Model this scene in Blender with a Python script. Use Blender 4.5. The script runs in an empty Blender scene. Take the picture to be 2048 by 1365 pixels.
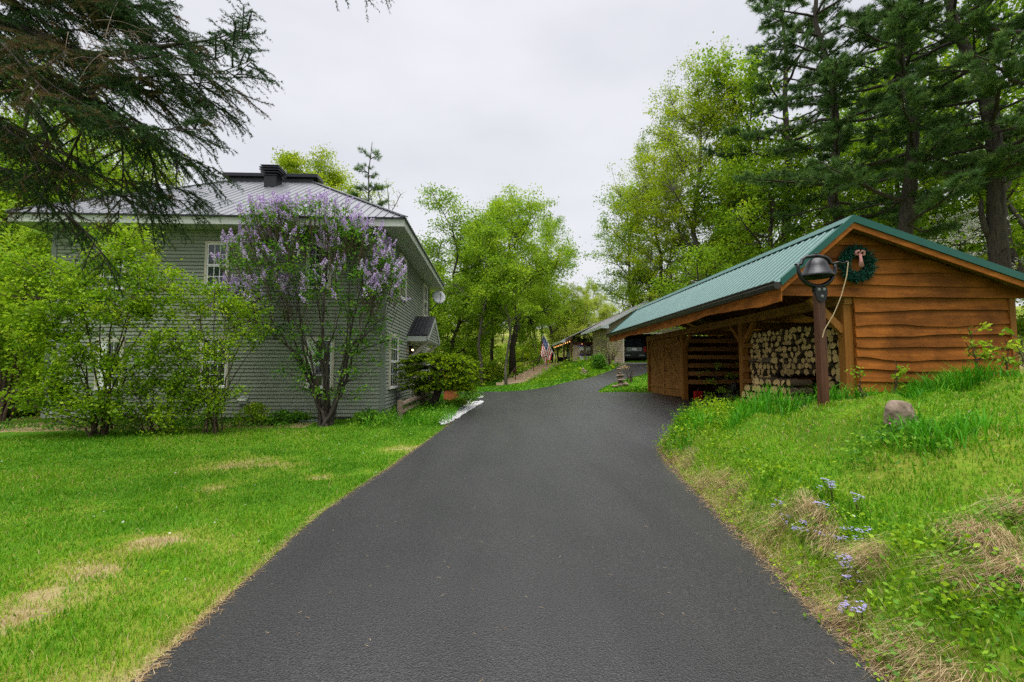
import bpy, bmesh, math, random
import numpy as np
from mathutils import Vector, Matrix
from mathutils.geometry import delaunay_2d_cdt
random.seed(7)
RS = np.random.default_rng(7)
SC = bpy.context.scene
COL = SC.collection
PI = math.pi

# ------------------------------------------------------------------ camera maths
FPX, CX, CY, CAMZ = 910.0, 1024.0, 682.5, 1.6
YAW, PITCH = math.atan(39/910), math.atan(59/910)
_r = np.array([math.cos(YAW), -math.sin(YAW), 0])
_f = np.array([math.sin(YAW)*math.cos(PITCH), math.cos(YAW)*math.cos(PITCH), math.sin(PITCH)])
_u = np.cross(_r, _f)
def at(px, py, Y):
    """world point seen at a photo pixel, at distance Y along the drive"""
    d = _r*((px-CX)/FPX) + _u*((CY-py)/FPX) + _f
    t = Y/d[1]
    return np.array([d[0]*t, Y, CAMZ+d[2]*t])

# ------------------------------------------------------------------ object helpers
WO = {}
def _link(name, me, parent, origin):
    o = bpy.data.objects.new(name, me)
    COL.objects.link(o)
    if parent is not None:
        o.parent = parent
        po = WO[parent]
        o.location = origin - po
    else:
        o.location = origin
    WO[o] = np.array(origin, float)
    return o
def tag(o, label=None, cat=None, group=None, kind=None):
    if label: o['label'] = label
    if cat: o['category'] = cat
    if group: o['group'] = group
    if kind: o['kind'] = kind
    return o
def thing(name, loc, label, cat, group=None):
    o = _link(name, None, None, np.array(loc, float))
    o.empty_display_size = 0.2
    return tag(o, label, cat, group)
def dup(root, loc, rotz=0.0, scale=1.0, label=None, group=None):
    def cp(o, par):
        c = o.copy(); COL.objects.link(c)
        if par is not None: c.parent = par
        for ch in o.children: cp(ch, c)
        return c
    r = cp(root, None)
    r.location = loc; r.rotation_euler = (0, 0, rotz)
    r.scale = scale if hasattr(scale, '__len__') else (scale,)*3
    WO[r] = np.array(loc, float)
    if label: r['label'] = label
    if group: r['group'] = group
    return r

def unit(a):
    a = np.asarray(a, float)
    return a/(np.linalg.norm(a, axis=-1, keepdims=True)+1e-12)
Z = np.array([0, 0, 1.0])

class MB:
    def __init__(s):
        s.v = []; s.f = []; s.m = []; s.t = []
    def add(s, vs, fs, m=0, t=0.5):
        b = len(s.v)
        s.v.extend([tuple(map(float, p)) for p in vs]); s.t.extend([t]*len(vs))
        for f in fs:
            s.f.append([b+i for i in f]); s.m.append(m)
    def quad(s, a, b, c, d, m=0, t=0.5): s.add([a, b, c, d], [(0, 1, 2, 3)], m, t)
    def box(s, x0, x1, y0, y1, z0, z1, m=0, t=0.5):
        s.add([(x0,y0,z0),(x1,y0,z0),(x1,y1,z0),(x0,y1,z0),(x0,y0,z1),(x1,y0,z1),(x1,y1,z1),(x0,y1,z1)],
              [(0,3,2,1),(4,5,6,7),(0,1,5,4),(1,2,6,5),(2,3,7,6),(3,0,4,7)], m, t)
    def beam(s, p0, p1, w, h, m=0, t=0.5, up=Z):
        p0 = np.asarray(p0, float); p1 = np.asarray(p1, float)
        d = unit(p1-p0)
        if abs(np.dot(d, up)) > .98: up = np.array([0, 1.0, 0])
        sx = unit(np.cross(d, up)); sz = np.cross(sx, d)
        vs = []
        for p in (p0, p1):
            for a, b in ((-1,-1),(1,-1),(1,1),(-1,1)):
                vs.append(p+sx*a*w/2+sz*b*h/2)
        s.add(vs, [(0,1,2,3),(7,6,5,4),(0,4,5,1),(1,5,6,2),(2,6,7,3),(3,7,4,0)], m, t)
    def prism(s, pts, vec, m=0, t=0.5):
        pts = [np.asarray(p, float) for p in pts]; n = len(pts); vec = np.asarray(vec, float)
        s.add(pts+[p+vec for p in pts],
              [tuple(range(n))[::-1], tuple(range(n, 2*n))]+[(i, (i+1)%n, n+(i+1)%n, n+i) for i in range(n)], m, t)
    def tube(s, pts, rad, n=6, m=0, t=0.5, cap=True):
        pts = np.asarray(pts, float); k = len(pts)
        rad = np.broadcast_to(np.asarray(rad, float), (k,))
        tg = unit(np.gradient(pts, axis=0))
        ref = np.array([1.0, 0, 0]) if abs(tg[0][0]) < .8 else np.array([0, 1.0, 0])
        a = unit(np.cross(tg[0], ref)); vs = []
        ang = np.arange(n)*2*PI/n; ca = np.cos(ang)[:, None]; sa = np.sin(ang)[:, None]
        for i in range(k):
            a = unit(a-tg[i]*np.dot(a, tg[i])); b = np.cross(tg[i], a)
            vs.extend(pts[i]+rad[i]*(ca*a+sa*b))
        fs = []
        for i in range(k-1):
            for j in range(n):
                j2 = (j+1) % n
                fs.append((i*n+j, i*n+j2, (i+1)*n+j2, (i+1)*n+j))
        if cap: fs += [tuple(range(n))[::-1], tuple((k-1)*n+j for j in range(n))]
        s.add(vs, fs, m, t)
    def lathe(s, prof, c, n=24, m=0, t=0.5, ax=None):
        c = np.asarray(c, float)
        X, Y, A = (np.eye(3) if ax is None else ax)
        vs = []
        for r, z in prof:
            for j in range(n):
                a = 2*PI*j/n
                vs.append(c+X*r*math.cos(a)+Y*r*math.sin(a)+A*z)
        fs = [(i*n+j, i*n+(j+1)%n, (i+1)*n+(j+1)%n, (i+1)*n+j) for i in range(len(prof)-1) for j in range(n)]
        s.add(vs, fs, m, t)
    def blob(s, c, r, seed=0, n=3, m=0, t=0.5, rough=.18, flat=1.0):
        """irregular boulder / pebble"""
        rg = np.random.default_rng(seed)
        bm = bmesh.new(); bmesh.ops.create_icosphere(bm, subdivisions=n, radius=1)
        V = np.array([v.co[:] for v in bm.verts]); F = [[v.index for v in f.verts] for f in bm.faces]; bm.free()
        d = np.ones(len(V))
        for k in range(7):
            w = unit(rg.normal(size=3)); lim = rg.uniform(.55, .95)
            pr = V@w
            d = np.where(pr > lim, np.minimum(d, lim/np.maximum(pr, 1e-6)), d)
        for k in range(6):
            w = rg.normal(size=3)*3; d = d*(1+rough*.25*np.sin(V@w+rg.uniform(0, 6)))
        V = V*d[:, None]*np.asarray(r); V[:, 2] *= flat
        s.add(V+np.asarray(c), F, m, t)
    def build(s, name, mats, parent=None, origin=None, smooth=False):
        if origin is None: origin = WO[parent] if parent is not None else np.zeros(3)
        origin = np.asarray(origin, float)
        me = bpy.data.meshes.new(name)
        V = np.array(s.v)-origin
        me.from_pydata(V.tolist(), [], s.f)
        mats = mats if isinstance(mats, (list, tuple)) else [mats]
        for x in mats: me.materials.append(x)
        if len(mats) > 1: me.polygons.foreach_set('material_index', s.m)
        at_ = me.attributes.new('tint', 'FLOAT', 'POINT'); at_.data.foreach_set('value', np.array(s.t, np.float32))
        if smooth: me.polygons.foreach_set('use_smooth', [True]*len(me.polygons))
        me.update()
        return _link(name, me, parent, origin)

def bulk(name, V, F, mat, tint=None, parent=None, origin=None, smooth=False):
    if origin is None: origin = WO[parent] if parent is not None else np.zeros(3)
    V = np.asarray(V, float)-np.asarray(origin, float); F = np.asarray(F, np.int32)
    me = bpy.data.meshes.new(name)
    k = F.shape[1]
    me.vertices.add(len(V)); me.vertices.foreach_set('co', V.astype(np.float32).ravel())
    me.loops.add(F.size); me.loops.foreach_set('vertex_index', F.ravel())
    me.polygons.add(len(F)); me.polygons.foreach_set('loop_start', np.arange(0, F.size, k, dtype=np.int32))
    me.polygons.foreach_set('loop_total', np.full(len(F), k, np.int32))
    if smooth: me.polygons.foreach_set('use_smooth', np.ones(len(F), bool))
    me.materials.append(mat)
    me.update(calc_edges=True)
    if tint is not None:
        a = me.attributes.new('tint', 'FLOAT', 'POINT'); a.data.foreach_set('value', np.asarray(tint, np.float32))
    return _link(name, me, parent, np.asarray(origin, float))

# ------------------------------------------------------------------ bulk foliage shapes
def leaf_quads(P, size, rg, up=.6, aspect=.62):
    N = len(P); size = np.broadcast_to(size, (N,))[:, None]
    n = unit(rg.normal(size=(N, 3))+np.array([0, 0, up]))
    t = unit(np.cross(n, rg.normal(size=(N, 3)))); b = np.cross(n, t)
    V = np.empty((N, 4, 3))
    V[:, 0] = P-t*size*.5; V[:, 1] = P+b*size*.5*aspect-n*size*.06
    V[:, 2] = P+t*size*.5-n*size*.1; V[:, 3] = P-b*size*.5*aspect-n*size*.06
    return V.reshape(-1, 3), np.arange(4*N).reshape(N, 4)
def needle_tris(P0, P1, K, ln, wd, ang, rg):
    """needles along shoots P0->P1, raked forward"""
    N = len(P0); ax = P1-P0; axu = unit(ax)
    t = rg.uniform(0, 1, (N, K, 1))
    B = P0[:, None]+ax[:, None]*t
    rd = rg.normal(size=(N, K, 3)); rd = rd-axu[:, None]*(rd*axu[:, None]).sum(-1, keepdims=True); rd = unit(rd)
    D = unit(rd*math.sin(ang)+axu[:, None]*math.cos(ang)+rg.normal(size=(N, K, 3))*.12)
    S = unit(np.cross(D, rg.normal(size=(N, K, 3))))*wd*.5
    L = ln*rg.uniform(.75, 1.2, (N, K, 1))
    V = np.stack([B-S, B+S, B+D*L], 2).reshape(-1, 3)
    return V, np.arange(N*K*3).reshape(-1, 3)
def blade_tris(P, h, w, lean, rg, bend=.6, az=None):
    N = len(P); a = rg.uniform(0, 2*PI, N) if az is None else az; h = np.broadcast_to(h, (N,)); w = np.broadcast_to(w, (N,)); lean = np.broadcast_to(lean, (N,))
    d = np.stack([np.cos(a), np.sin(a), 0*a], 1); a2 = a+PI/2+rg.normal(0, .7, N)
    s = np.stack([np.cos(a2), np.sin(a2), 0*a], 1)*w[:, None]*.5
    M = P+d*(h*lean*.35)[:, None]+Z*(h*.6)[:, None]
    T = P+d*(h*lean)[:, None]+Z*(h*(1-.35*lean*bend))[:, None]
    V = np.stack([P-s, P+s, M-s*.75, M+s*.75, T], 1).reshape(-1, 3)
    b = np.arange(N)[:, None]*5
    F = np.concatenate([b+np.array([[0, 1, 3]]), b+np.array([[0, 3, 2]]), b+np.array([[2, 3, 4]])], 0)
    return V, F
def vnoise(x, y, s, seed=0):
    x = np.asarray(x)/s; y = np.asarray(y)/s
    xi = np.floor(x).astype(np.int64); yi = np.floor(y).astype(np.int64); fx = x-xi; fy = y-yi
    fx = fx*fx*(3-2*fx); fy = fy*fy*(3-2*fy)
    def h(a, b):
        n = (a*374761393+b*668265263+seed*974634777) & 0x7fffffff
        n = ((n ^ (n >> 13))*1274126177) & 0x7fffffff
        return ((n ^ (n >> 16)) & 0xffff)/65535.0
    return (h(xi, yi)*(1-fx)+h(xi+1, yi)*fx)*(1-fy)+(h(xi, yi+1)*(1-fx)+h(xi+1, yi+1)*fx)*fy
def S01(t):
    t = np.clip(t, 0, 1); return t*t*(3-2*t)
def pip(poly, x, y):
    poly = np.asarray(poly); x = np.asarray(x); y = np.asarray(y); c = np.zeros(x.shape, bool)
    j = len(poly)-1
    for i in range(len(poly)):
        xi, yi = poly[i]; xj, yj = poly[j]
        c ^= ((yi > y) != (yj > y)) & (x < (xj-xi)*(y-yi)/(yj-yi+1e-12)+xi); j = i
    return c
def pdist(poly, x, y, closed=True):
    poly = np.asarray(poly, float); d = np.full(np.shape(x), 1e9); n = len(poly)
    for i in range(n if closed else n-1):
        a = poly[i]; b = poly[(i+1) % n]; ab = b-a
        t = np.clip(((x-a[0])*ab[0]+(y-a[1])*ab[1])/(ab@ab+1e-12), 0, 1)
        d = np.minimum(d, np.hypot(x-a[0]-t*ab[0], y-a[1]-t*ab[1]))
    return d
def smooth_poly(pts, n=4):
    """closed outline, corners cut twice"""
    p = np.asarray(pts, float)
    for _ in range(2):
        q = np.roll(p, -1, 0); p = np.stack([p*.75+q*.25, p*.25+q*.75], 1).reshape(-1, 2)
    return p
def bez(a, b, c, n=6):
    t = np.linspace(0, 1, n)[:, None]
    return (1-t)**2*a+2*t*(1-t)*b+t*t*c

# ------------------------------------------------------------------ materials
def nt(name):
    m = bpy.data.materials.new(name); m.use_nodes = True
    t = m.node_tree; return m, t, t.nodes['Principled BSDF']
def N(t, typ, **kw):
    n = t.nodes.new(typ)
    for k, v in kw.items():
        if k in n.inputs: n.inputs[k].default_value = v
        else: setattr(n, k, v)
    return n
def ramp(t, stops):
    r = t.nodes.new('ShaderNodeValToRGB'); e = r.color_ramp.elements
    while len(e) < len(stops): e.new(.5)
    for i, (p, c) in enumerate(stops):
        e[i].position = p; e[i].color = (*c, 1)
    return r
def mat(name, c1, c2=None, rough=.7, metal=0, scale=8, stretch=(1, 1, 1), bump=0, bscale=None, spec=.4, detail=6, tint=0, lo=.3, hi=.7, wear=0):
    """noise-mixed colour (object space), optional bump, optional per-vertex tint that shifts the value"""
    m, t, p = nt(name)
    p.inputs['Roughness'].default_value = rough; p.inputs['Metallic'].default_value = metal
    p.inputs['Specular IOR Level'].default_value = spec
    tc = N(t, 'ShaderNodeTexCoord'); mp = N(t, 'ShaderNodeMapping'); mp.inputs['Scale'].default_value = stretch
    t.links.new(tc.outputs['Object'], mp.inputs['Vector'])
    no = N(t, 'ShaderNodeTexNoise', Scale=scale, Detail=detail, Roughness=.6); t.links.new(mp.outputs[0], no.inputs['Vector'])
    r = ramp(t, [(lo, c1), (hi, c2 or c1)]); t.links.new(no.outputs['Fac'], r.inputs['Fac'])
    out = r.outputs['Color']
    if tint:
        a = N(t, 'ShaderNodeAttribute', attribute_name='tint')
        ma = N(t, 'ShaderNodeMath', operation='MULTIPLY_ADD'); ma.inputs[1].default_value = tint; ma.inputs[2].default_value = 1-tint*.5
        t.links.new(a.outputs['Fac'], ma.inputs[0])
        hs = N(t, 'ShaderNodeHueSaturation'); t.links.new(ma.outputs[0], hs.inputs['Value']); t.links.new(out, hs.inputs['Color'])
        out = hs.outputs['Color']
    if wear:
        n3 = N(t, 'ShaderNodeTexNoise', Scale=1.7, Detail=5, Roughness=.65); t.links.new(tc.outputs['Object'], n3.inputs['Vector'])
        r3 = ramp(t, [(.32, (1-wear,)*3), (.62, (1+wear*.35,)*3)]); t.links.new(n3.outputs['Fac'], r3.inputs['Fac'])
        vo = N(t, 'ShaderNodeTexVoronoi', Scale=2.6); t.links.new(mp.outputs[0], vo.inputs['Vector'])
        r4 = ramp(t, [(.03, (.35, .32, .3)), (.09, (1, 1, 1))]); t.links.new(vo.outputs['Distance'], r4.inputs['Fac'])
        for rr_ in (r3, r4):
            mm = N(t, 'ShaderNodeMix', data_type='RGBA', blend_type='MULTIPLY'); mm.inputs['Factor'].default_value = 1
            t.links.new(out, mm.inputs['A']); t.links.new(rr_.outputs[0], mm.inputs['B']); out = mm.outputs['Result']
    t.links.new(out, p.inputs['Base Color'])
    if bump:
        nb = N(t, 'ShaderNodeTexNoise', Scale=bscale or scale*3, Detail=4); t.links.new(mp.outputs[0], nb.inputs['Vector'])
        b = N(t, 'ShaderNodeBump', Strength=bump, Distance=.02); t.links.new(nb.outputs['Fac'], b.inputs['Height'])
        t.links.new(b.outputs[0], p.inputs['Normal'])
    return m
def leafmat(name, stops, trans=.45, rough=.6, objrand=.12):
    """leaf: colour from the tint attribute; diffuse + translucent"""
    m, t, p = nt(name); t.nodes.remove(p)
    a = N(t, 'ShaderNodeAttribute', attribute_name='tint')
    oi = N(t, 'ShaderNodeObjectInfo')
    ad = N(t, 'ShaderNodeMath', operation='MULTIPLY_ADD'); ad.inputs[1].default_value = objrand; 
    t.links.new(oi.outputs['Random'], ad.inputs[0])
    sb = N(t, 'ShaderNodeMath', operation='SUBTRACT'); sb.inputs[1].default_value = objrand*.5
    t.links.new(a.outputs['Fac'], sb.inputs[0]); t.links.new(sb.outputs[0], ad.inputs[2])
    r = ramp(t, stops); t.links.new(ad.outputs[0], r.inputs['Fac'])
    d = N(t, 'ShaderNodeBsdfDiffuse'); tr = N(t, 'ShaderNodeBsdfTranslucent'); mx = N(t, 'ShaderNodeMixShader'); mx.inputs[0].default_value = trans
    t.links.new(r.outputs[0], d.inputs['Color']); t.links.new(r.outputs[0], tr.inputs['Color'])
    t.links.new(d.outputs[0], mx.inputs[1]); t.links.new(tr.outputs[0], mx.inputs[2])
    g = N(t, 'ShaderNodeBsdfGlossy', Roughness=.45); g.inputs['Color'].default_value = (1, 1, 1, 1)
    m2 = N(t, 'ShaderNodeMixShader'); m2.inputs[0].default_value = .008
    t.links.new(mx.outputs[0], m2.inputs[1]); t.links.new(g.outputs[0], m2.inputs[2])
    t.links.new(m2.outputs[0], t.nodes['Material Output'].inputs['Surface'])
    return m
def emit(name, c, s):
    m, t, p = nt(name)
    p.inputs['Base Color'].default_value = (*c, 1); p.inputs['Emission Color'].default_value = (*c, 1); p.inputs['Emission Strength'].default_value = s
    return m
def glass_dark(name, c=(.012, .016, .018)):
    m, t, p = nt(name)
    tc = N(t, 'ShaderNodeTexCoord'); no = N(t, 'ShaderNodeTexNoise', Scale=1.2, Detail=2); t.links.new(tc.outputs['Object'], no.inputs['Vector'])
    r = ramp(t, [(.35, c), (.75, tuple(k*4 for k in c))]); t.links.new(no.outputs['Fac'], r.inputs['Fac']); t.links.new(r.outputs[0], p.inputs['Base Color'])
    p.inputs['Roughness'].default_value = .04; p.inputs['Specular IOR Level'].default_value = .6
    return m

M = {}
M['siding'] = mat('siding_green_grey', (.235, .262, .205), (.272, .296, .235), rough=.6, scale=3, bump=.03, tint=.22, spec=.25)
M['trim'] = mat('trim_green_grey', (.17, .19, .16), (.20, .22, .19), rough=.5, scale=4)
M['fascia'] = mat('fascia_pale', (.40, .43, .38), (.46, .48, .43), rough=.5, scale=4)
M['soffit'] = mat('soffit_pale', (.42, .45, .40), (.48, .50, .45), rough=.6, scale=4)
M['white'] = mat('white_paint', (.74, .74, .72), (.82, .82, .80), rough=.45, scale=12)
M['cream'] = mat('cream_casing', (.50, .46, .36), (.60, .55, .44), rough=.55, scale=14)
M['glass'] = glass_dark('window_glass')
M['roofgrey'] = mat('roof_metal_grey', (.115, .122, .135), (.15, .156, .168), rough=.38, metal=.2, scale=1.2, spec=.5)
M['black'] = mat('black_metal', (.012, .013, .016), (.02, .021, .025), rough=.35, metal=.3, scale=9, spec=.5)
M['iron'] = mat('black_iron', (.010, .010, .012), (.02, .02, .022), rough=.32, metal=.5, scale=25, bump=.12, spec=.6)
M['concrete'] = mat('concrete', (.20, .19, .17), (.30, .29, .26), rough=.9, scale=6, bump=.3)
M['green_roof'] = mat('roof_metal_green', (.032, .10, .090), (.041, .118, .105), rough=.38, metal=.1, scale=1.1, spec=.5)
M['green_trim'] = mat('green_metal_trim', (.003, .075, .055), (.004, .09, .065), rough=.3, metal=.2, scale=3, spec=.5)
M['wood'] = mat('stained_wood', (.165, .052, .008), (.30, .098, .014), rough=.65, scale=2.6, stretch=(.8, .8, 7), bump=.2, tint=.6, spec=.12, detail=9, wear=.4)
M['woodv'] = mat('stained_post_wood', (.19, .075, .014), (.30, .125, .024), rough=.6, scale=2.5, stretch=(7, 7, .6), bump=.15, tint=.4, spec=.15)
M['wood_in'] = mat('rough_inner_wood', (.22, .10, .026), (.36, .17, .05), rough=.8, spec=.1, scale=3, stretch=(1, 1, 6), bump=.2, tint=.5)
M['post_dark'] = mat('dark_red_post', (.045, .014, .007), (.11, .038, .016), rough=.5, scale=3, stretch=(9, 9, .7), bump=.2)
M['gutter'] = mat('brown_gutter', (.028, .024, .02), (.04, .034, .028), rough=.35, metal=.2, scale=5)
M['bark'] = mat('bark_dark', (.018, .014, .010), (.075, .06, .046), rough=.95, scale=5, stretch=(3, 3, .5), bump=.8, bscale=12)
M['barkl'] = mat('bark_grey', (.06, .05, .04), (.16, .14, .115), rough=.95, scale=5, stretch=(3, 3, .5), bump=.6, bscale=12)
M['twig'] = mat('twig_brown', (.035, .022, .013), (.10, .066, .04), rough=.9, scale=8, bump=.3)
M['logend'] = mat('log_end', (.40, .25, .09), (.60, .42, .19), rough=.85, scale=14, bump=.3, tint=.7)
M['logside'] = mat('log_bark', (.05, .032, .018), (.14, .095, .055), rough=.95, scale=9, bump=.6, tint=.5)
M['rock'] = mat('rock_tan', (.12, .085, .06), (.27, .205, .15), rough=.95, scale=6, bump=.6, tint=.4)
M['old_rail'] = mat('weathered_rail', (.10, .07, .045), (.24, .18, .125), rough=.9, scale=4, stretch=(5, 1, 5), bump=.4)
M['tan_siding'] = mat('siding_tan', (.36, .285, .195), (.42, .335, .235), rough=.6, scale=2)
M['shingle'] = mat('shingle_grey', (.15, .14, .145), (.22, .205, .21), rough=.9, scale=9, stretch=(1, 1, 3), bump=.3)
M['dkwood'] = mat('dark_red_timber', (.05, .016, .008), (.10, .032, .014), rough=.6, scale=3)
M['pale_metal'] = mat('pale_gutter', (.42, .48, .48), (.52, .57, .57), rough=.4, scale=4)
M['galv'] = mat('galvanised', (.22, .24, .24), (.34, .36, .36), rough=.45, metal=.5, scale=10)
M['rope'] = mat('rope', (.33, .25, .13), (.46, .36, .2), rough=.9, scale=40, bump=.4)
M['terracotta'] = mat('terracotta', (.42, .11, .03), (.55, .17, .05), rough=.75, scale=7)
M['dish'] = mat('dish_grey', (.46, .47, .47), (.54, .55, .55), rough=.5, scale=4)
M['doorpaint'] = mat('door_beige', (.36, .29, .22), (.43, .35, .27), rough=.5, scale=4)
# leaves
LM = {}
LM['maple'] = leafmat('leaf_spring_maple', [(0, (.075, .16, .008)), (.35, (.17, .31, .012)), (.65, (.28, .43, .018)), (1, (.42, .52, .03))], trans=.5)
LM['maple_y'] = leafmat('leaf_spring_yellow', [(0, (.10, .17, .006)), (.4, (.23, .34, .009)), (.7, (.33, .43, .013)), (1, (.46, .50, .02))], trans=.5)
LM['wood_g'] = leafmat('leaf_wood_green', [(0, (.06, .14, .006)), (.4, (.155, .29, .010)), (.7, (.26, .40, .014)), (1, (.38, .48, .022))], trans=.45)
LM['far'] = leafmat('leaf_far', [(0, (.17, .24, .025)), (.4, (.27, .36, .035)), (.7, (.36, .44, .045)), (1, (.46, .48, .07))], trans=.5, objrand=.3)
LM['shrub'] = leafmat('leaf_shrub', [(0, (.06, .16, .006)), (.4, (.17, .32, .009)), (.7, (.28, .43, .012)), (1, (.40, .50, .02))], trans=.45)
LM['lilac'] = leafmat('leaf_lilac', [(0, (.035, .12, .010)), (.5, (.09, .24, .016)), (1, (.24, .42, .025))], trans=.4)
LM['lilac_f'] = leafmat('lilac_bloom', [(0, (.34, .21, .46)), (.5, (.54, .41, .66)), (1, (.74, .64, .82))], trans=.3)
LM['phlox'] = leafmat('phlox_bloom', [(0, (.35, .30, .70)), (1, (.62, .55, .88))], trans=.3)
LM['pine'] = leafmat('needles_pine', [(0, (.038, .088, .026)), (.5, (.10, .19, .05)), (1, (.24, .34, .075))], trans=.35)
LM['spruce'] = leafmat('needles_spruce', [(0, (.018, .040, .013)), (.5, (.040, .088, .024)), (.8, (.075, .085, .022)), (1, (.14, .085, .04))], trans=.2)
LM['dwarf'] = leafmat('needles_dwarf_spruce', [(0, (.008, .028, .004)), (.45, (.035, .09, .006)), (.8, (.26, .40, .008)), (1, (.42, .55, .012))], trans=.3)
LM['grass'] = leafmat('grass_blade', [(0, (.050, .18, .004)), (.3, (.115, .30, .006)), (.55, (.23, .36, .014)), (.78, (.40, .36, .09)), (1, (.46, .35, .18))], trans=.35)
LM['lily'] = leafmat('daylily_blade', [(0, (.035, .19, .006)), (.5, (.08, .31, .008)), (1, (.19, .42, .015))], trans=.35)
LM['straw'] = leafmat('dry_straw', [(0, (.20, .12, .05)), (.5, (.42, .31, .16)), (1, (.62, .50, .30))], trans=.25)
LM['blossom'] = leafmat('white_blossom', [(0, (.42, .44, .36)), (1, (.78, .78, .72))], trans=.4)
LM['wreath'] = leafmat('wreath_needles', [(0, (.008, .055, .038)), (1, (.03, .13, .09))], trans=.1)
# ------------------------------------------------------------------ terrain
CP = np.array([
 (0,-4,0),(0,0,0),(0,3,0),(-1.8,5,.02),(2.4,5,.03),(0,8,.10),(0,12,.29),(0,16,.43),(0,20,.53),(0,24,.60),(2,22,.60),
 (-6,3,.0),(-6,7,.08),(-4.2,11.5,.22),(-8,11.5,.2),(-12,12,.14),(-14,14,.16),(-10,8,.08),(-14,6,0),(-18,12,0),(-22,20,.0),
 (-3,14,.36),(-2.8,18,.42),(-3,22,.5),(-8,17,.35),(-8,24,.35),(-14,20,.15),
 (3.0,8.6,.16),(4.2,10,.42),(5.5,12,.60),(5.5,15.5,.70),(5.5,18,.78),(8.4,12,.70),(8.4,17,.77),(4.4,19.3,.64),
 (2.6,6,.05),(5,5,.12),(8,5,.35),(9,8,.6),(12,8,.9),(12,3,.5),(14,14,1.3),(18,8,1.4),(20,18,2.2),(26,26,3.2),
 (3.8,23.8,.92),(5.8,22,1.0),(5.8,27,1.18),(8.7,26,1.36),(8.2,30.5,1.64),(9.7,33.5,2.1),(13,33.5,2.2),(13,28,1.8),(11,23,1.4),
 (1,30,.66),(1.6,27,.74),(3,26,.95),(5,31,1.55),(3,33,1.3),(6,34.5,1.98),(5,38,2.02),(6.5,42,2.15),(8,50,2.15),(12,45,2.2),(4,50,1.3),(0,45,.7),
 (0,36,.75),(-5,40,.4),(-10,35,.35),(-15,28,.3),(-3,28,.5),(18,40,3.0),(24,34,3.6)], float)
def _tps_fit(p):
    n = len(p); d2 = ((p[:, None, :2]-p[None, :, :2])**2).sum(-1)
    K = np.where(d2 > 0, d2*np.log(np.maximum(d2, 1e-9))*.5, 0)+np.eye(n)*.35
    Pm = np.c_[np.ones(n), p[:, :2]]
    A = np.block([[K, Pm], [Pm.T, np.zeros((3, 3))]])
    return np.linalg.solve(A, np.r_[p[:, 2], 0, 0, 0])
_TW = _tps_fit(CP)
def base_h(x, y):
    x = np.asarray(x, float); y = np.asarray(y, float)
    o = _TW[-3]+_TW[-2]*x+_TW[-1]*y
    for i in range(len(CP)):
        d2 = (x-CP[i, 0])**2+(y-CP[i, 1])**2
        o = o+_TW[i]*np.where(d2 > 0, d2*np.log(np.maximum(d2, 1e-9))*.5, 0)
    far = 1.2+.16*np.maximum(0, y-48)+.10*np.maximum(0, x-14)-.02*np.maximum(0, -x-14)
    far = np.where(far > 13, 13+(far-13)*.25, far)
    w = S01(np.maximum.reduce([(np.abs(x-2)-20)/14, (y-42)/18, (-6-y)/8]))
    return o*(1-w)+far*w
BANK = [(1.97,-8),(2.0,.5),(2.05,2.35),(2.23,3.45),(2.5,5.0),(2.84,7.3),(3.1,8.35),(3.5,8.9),(4.3,9.15),(5.0,8.8),(5.7,8.0),(6.1,8.25),(9.3,8.6),(40,10),(40,-8)]
def bank_h(x, y):
    e = pdist(BANK, x, y)*np.where(pip(BANK, x, y), 1, 0)
    lump = .45+1.1*vnoise(x, y, .55, 3)
    return .38*S01(e/.42)*lump*S01((10-y)/2)+.04*(vnoise(x, y, .22, 4)-.4)*S01(e/.1)+.62*S01((e-.15)/2.3)
def H(x, y):
    return base_h(x, y)+bank_h(x, y)
def h1(x, y): return float(H(np.array([float(x)]), np.array([float(y)]))[0])
def G(px, py, lo=1.5, hi=70):
    """ground point under a photo pixel (marches along the sight line)"""
    ys = np.concatenate([np.arange(lo, 14, .04), np.arange(14, hi, .1)])
    d = _r*((px-CX)/FPX)+_u*((CY-py)/FPX)+_f
    X = d[0]/d[1]*ys; Zr = CAMZ+d[2]/d[1]*ys
    k = np.argmax(Zr <= H(X, ys))
    return np.array([X[k], ys[k], h1(X[k], ys[k])])

ROAD = np.array([(-1.80,-6),(-1.82,2.5),(-1.87,3.44),(-1.92,5.08),(-1.62,7.2),(-1.38,9.2),(-1.04,11.9),(-.76,14.8),(-.62,19.0),(-.9,20.6),
 (-3,21.3),(-3.2,23.6),(-1,22.6),(.6,22.2),(2.0,22.7),(3.8,23.9),(5.8,27),(8.2,30.5),(9.5,33.4),(12.9,33.4),(12.9,31),(10.6,28),(8.7,25.8),(5.9,22),
 (4.75,20.2),(4.5,19.4),(4.75,18.6),(5.8,16.6),(8.6,16.7),(8.6,9.6),(5.4,9.4),(5.0,8.86),(4.3,9.2),(3.5,8.95),(3.12,8.4),(2.84,7.3),(2.50,5.0),(2.24,3.45),(2.06,2.35),(2.0,.5),(1.97,-6)])
def densify(p, s=.4):
    out = []
    for i in range(len(p)):
        a, b = p[i], p[(i+1) % len(p)]; n = max(1, int(np.linalg.norm(b-a)/s))
        out += [a+(b-a)*k/n for k in range(n)]
    return np.array(out)
def chaikin(p):
    q = np.roll(p, -1, 0); return np.stack([p*.75+q*.25, p*.25+q*.75], 1).reshape(-1, 2)
ROADS = chaikin(chaikin(ROAD))
_jit = (vnoise(ROADS[:, 0]*1.0, ROADS[:, 1], .35, 5)-.5)*.05
ROADS = densify(ROADS, .3)
ROADS[:, 0] += (vnoise(ROADS[:, 0], ROADS[:, 1], .4, 5)-.5)*.07

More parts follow.
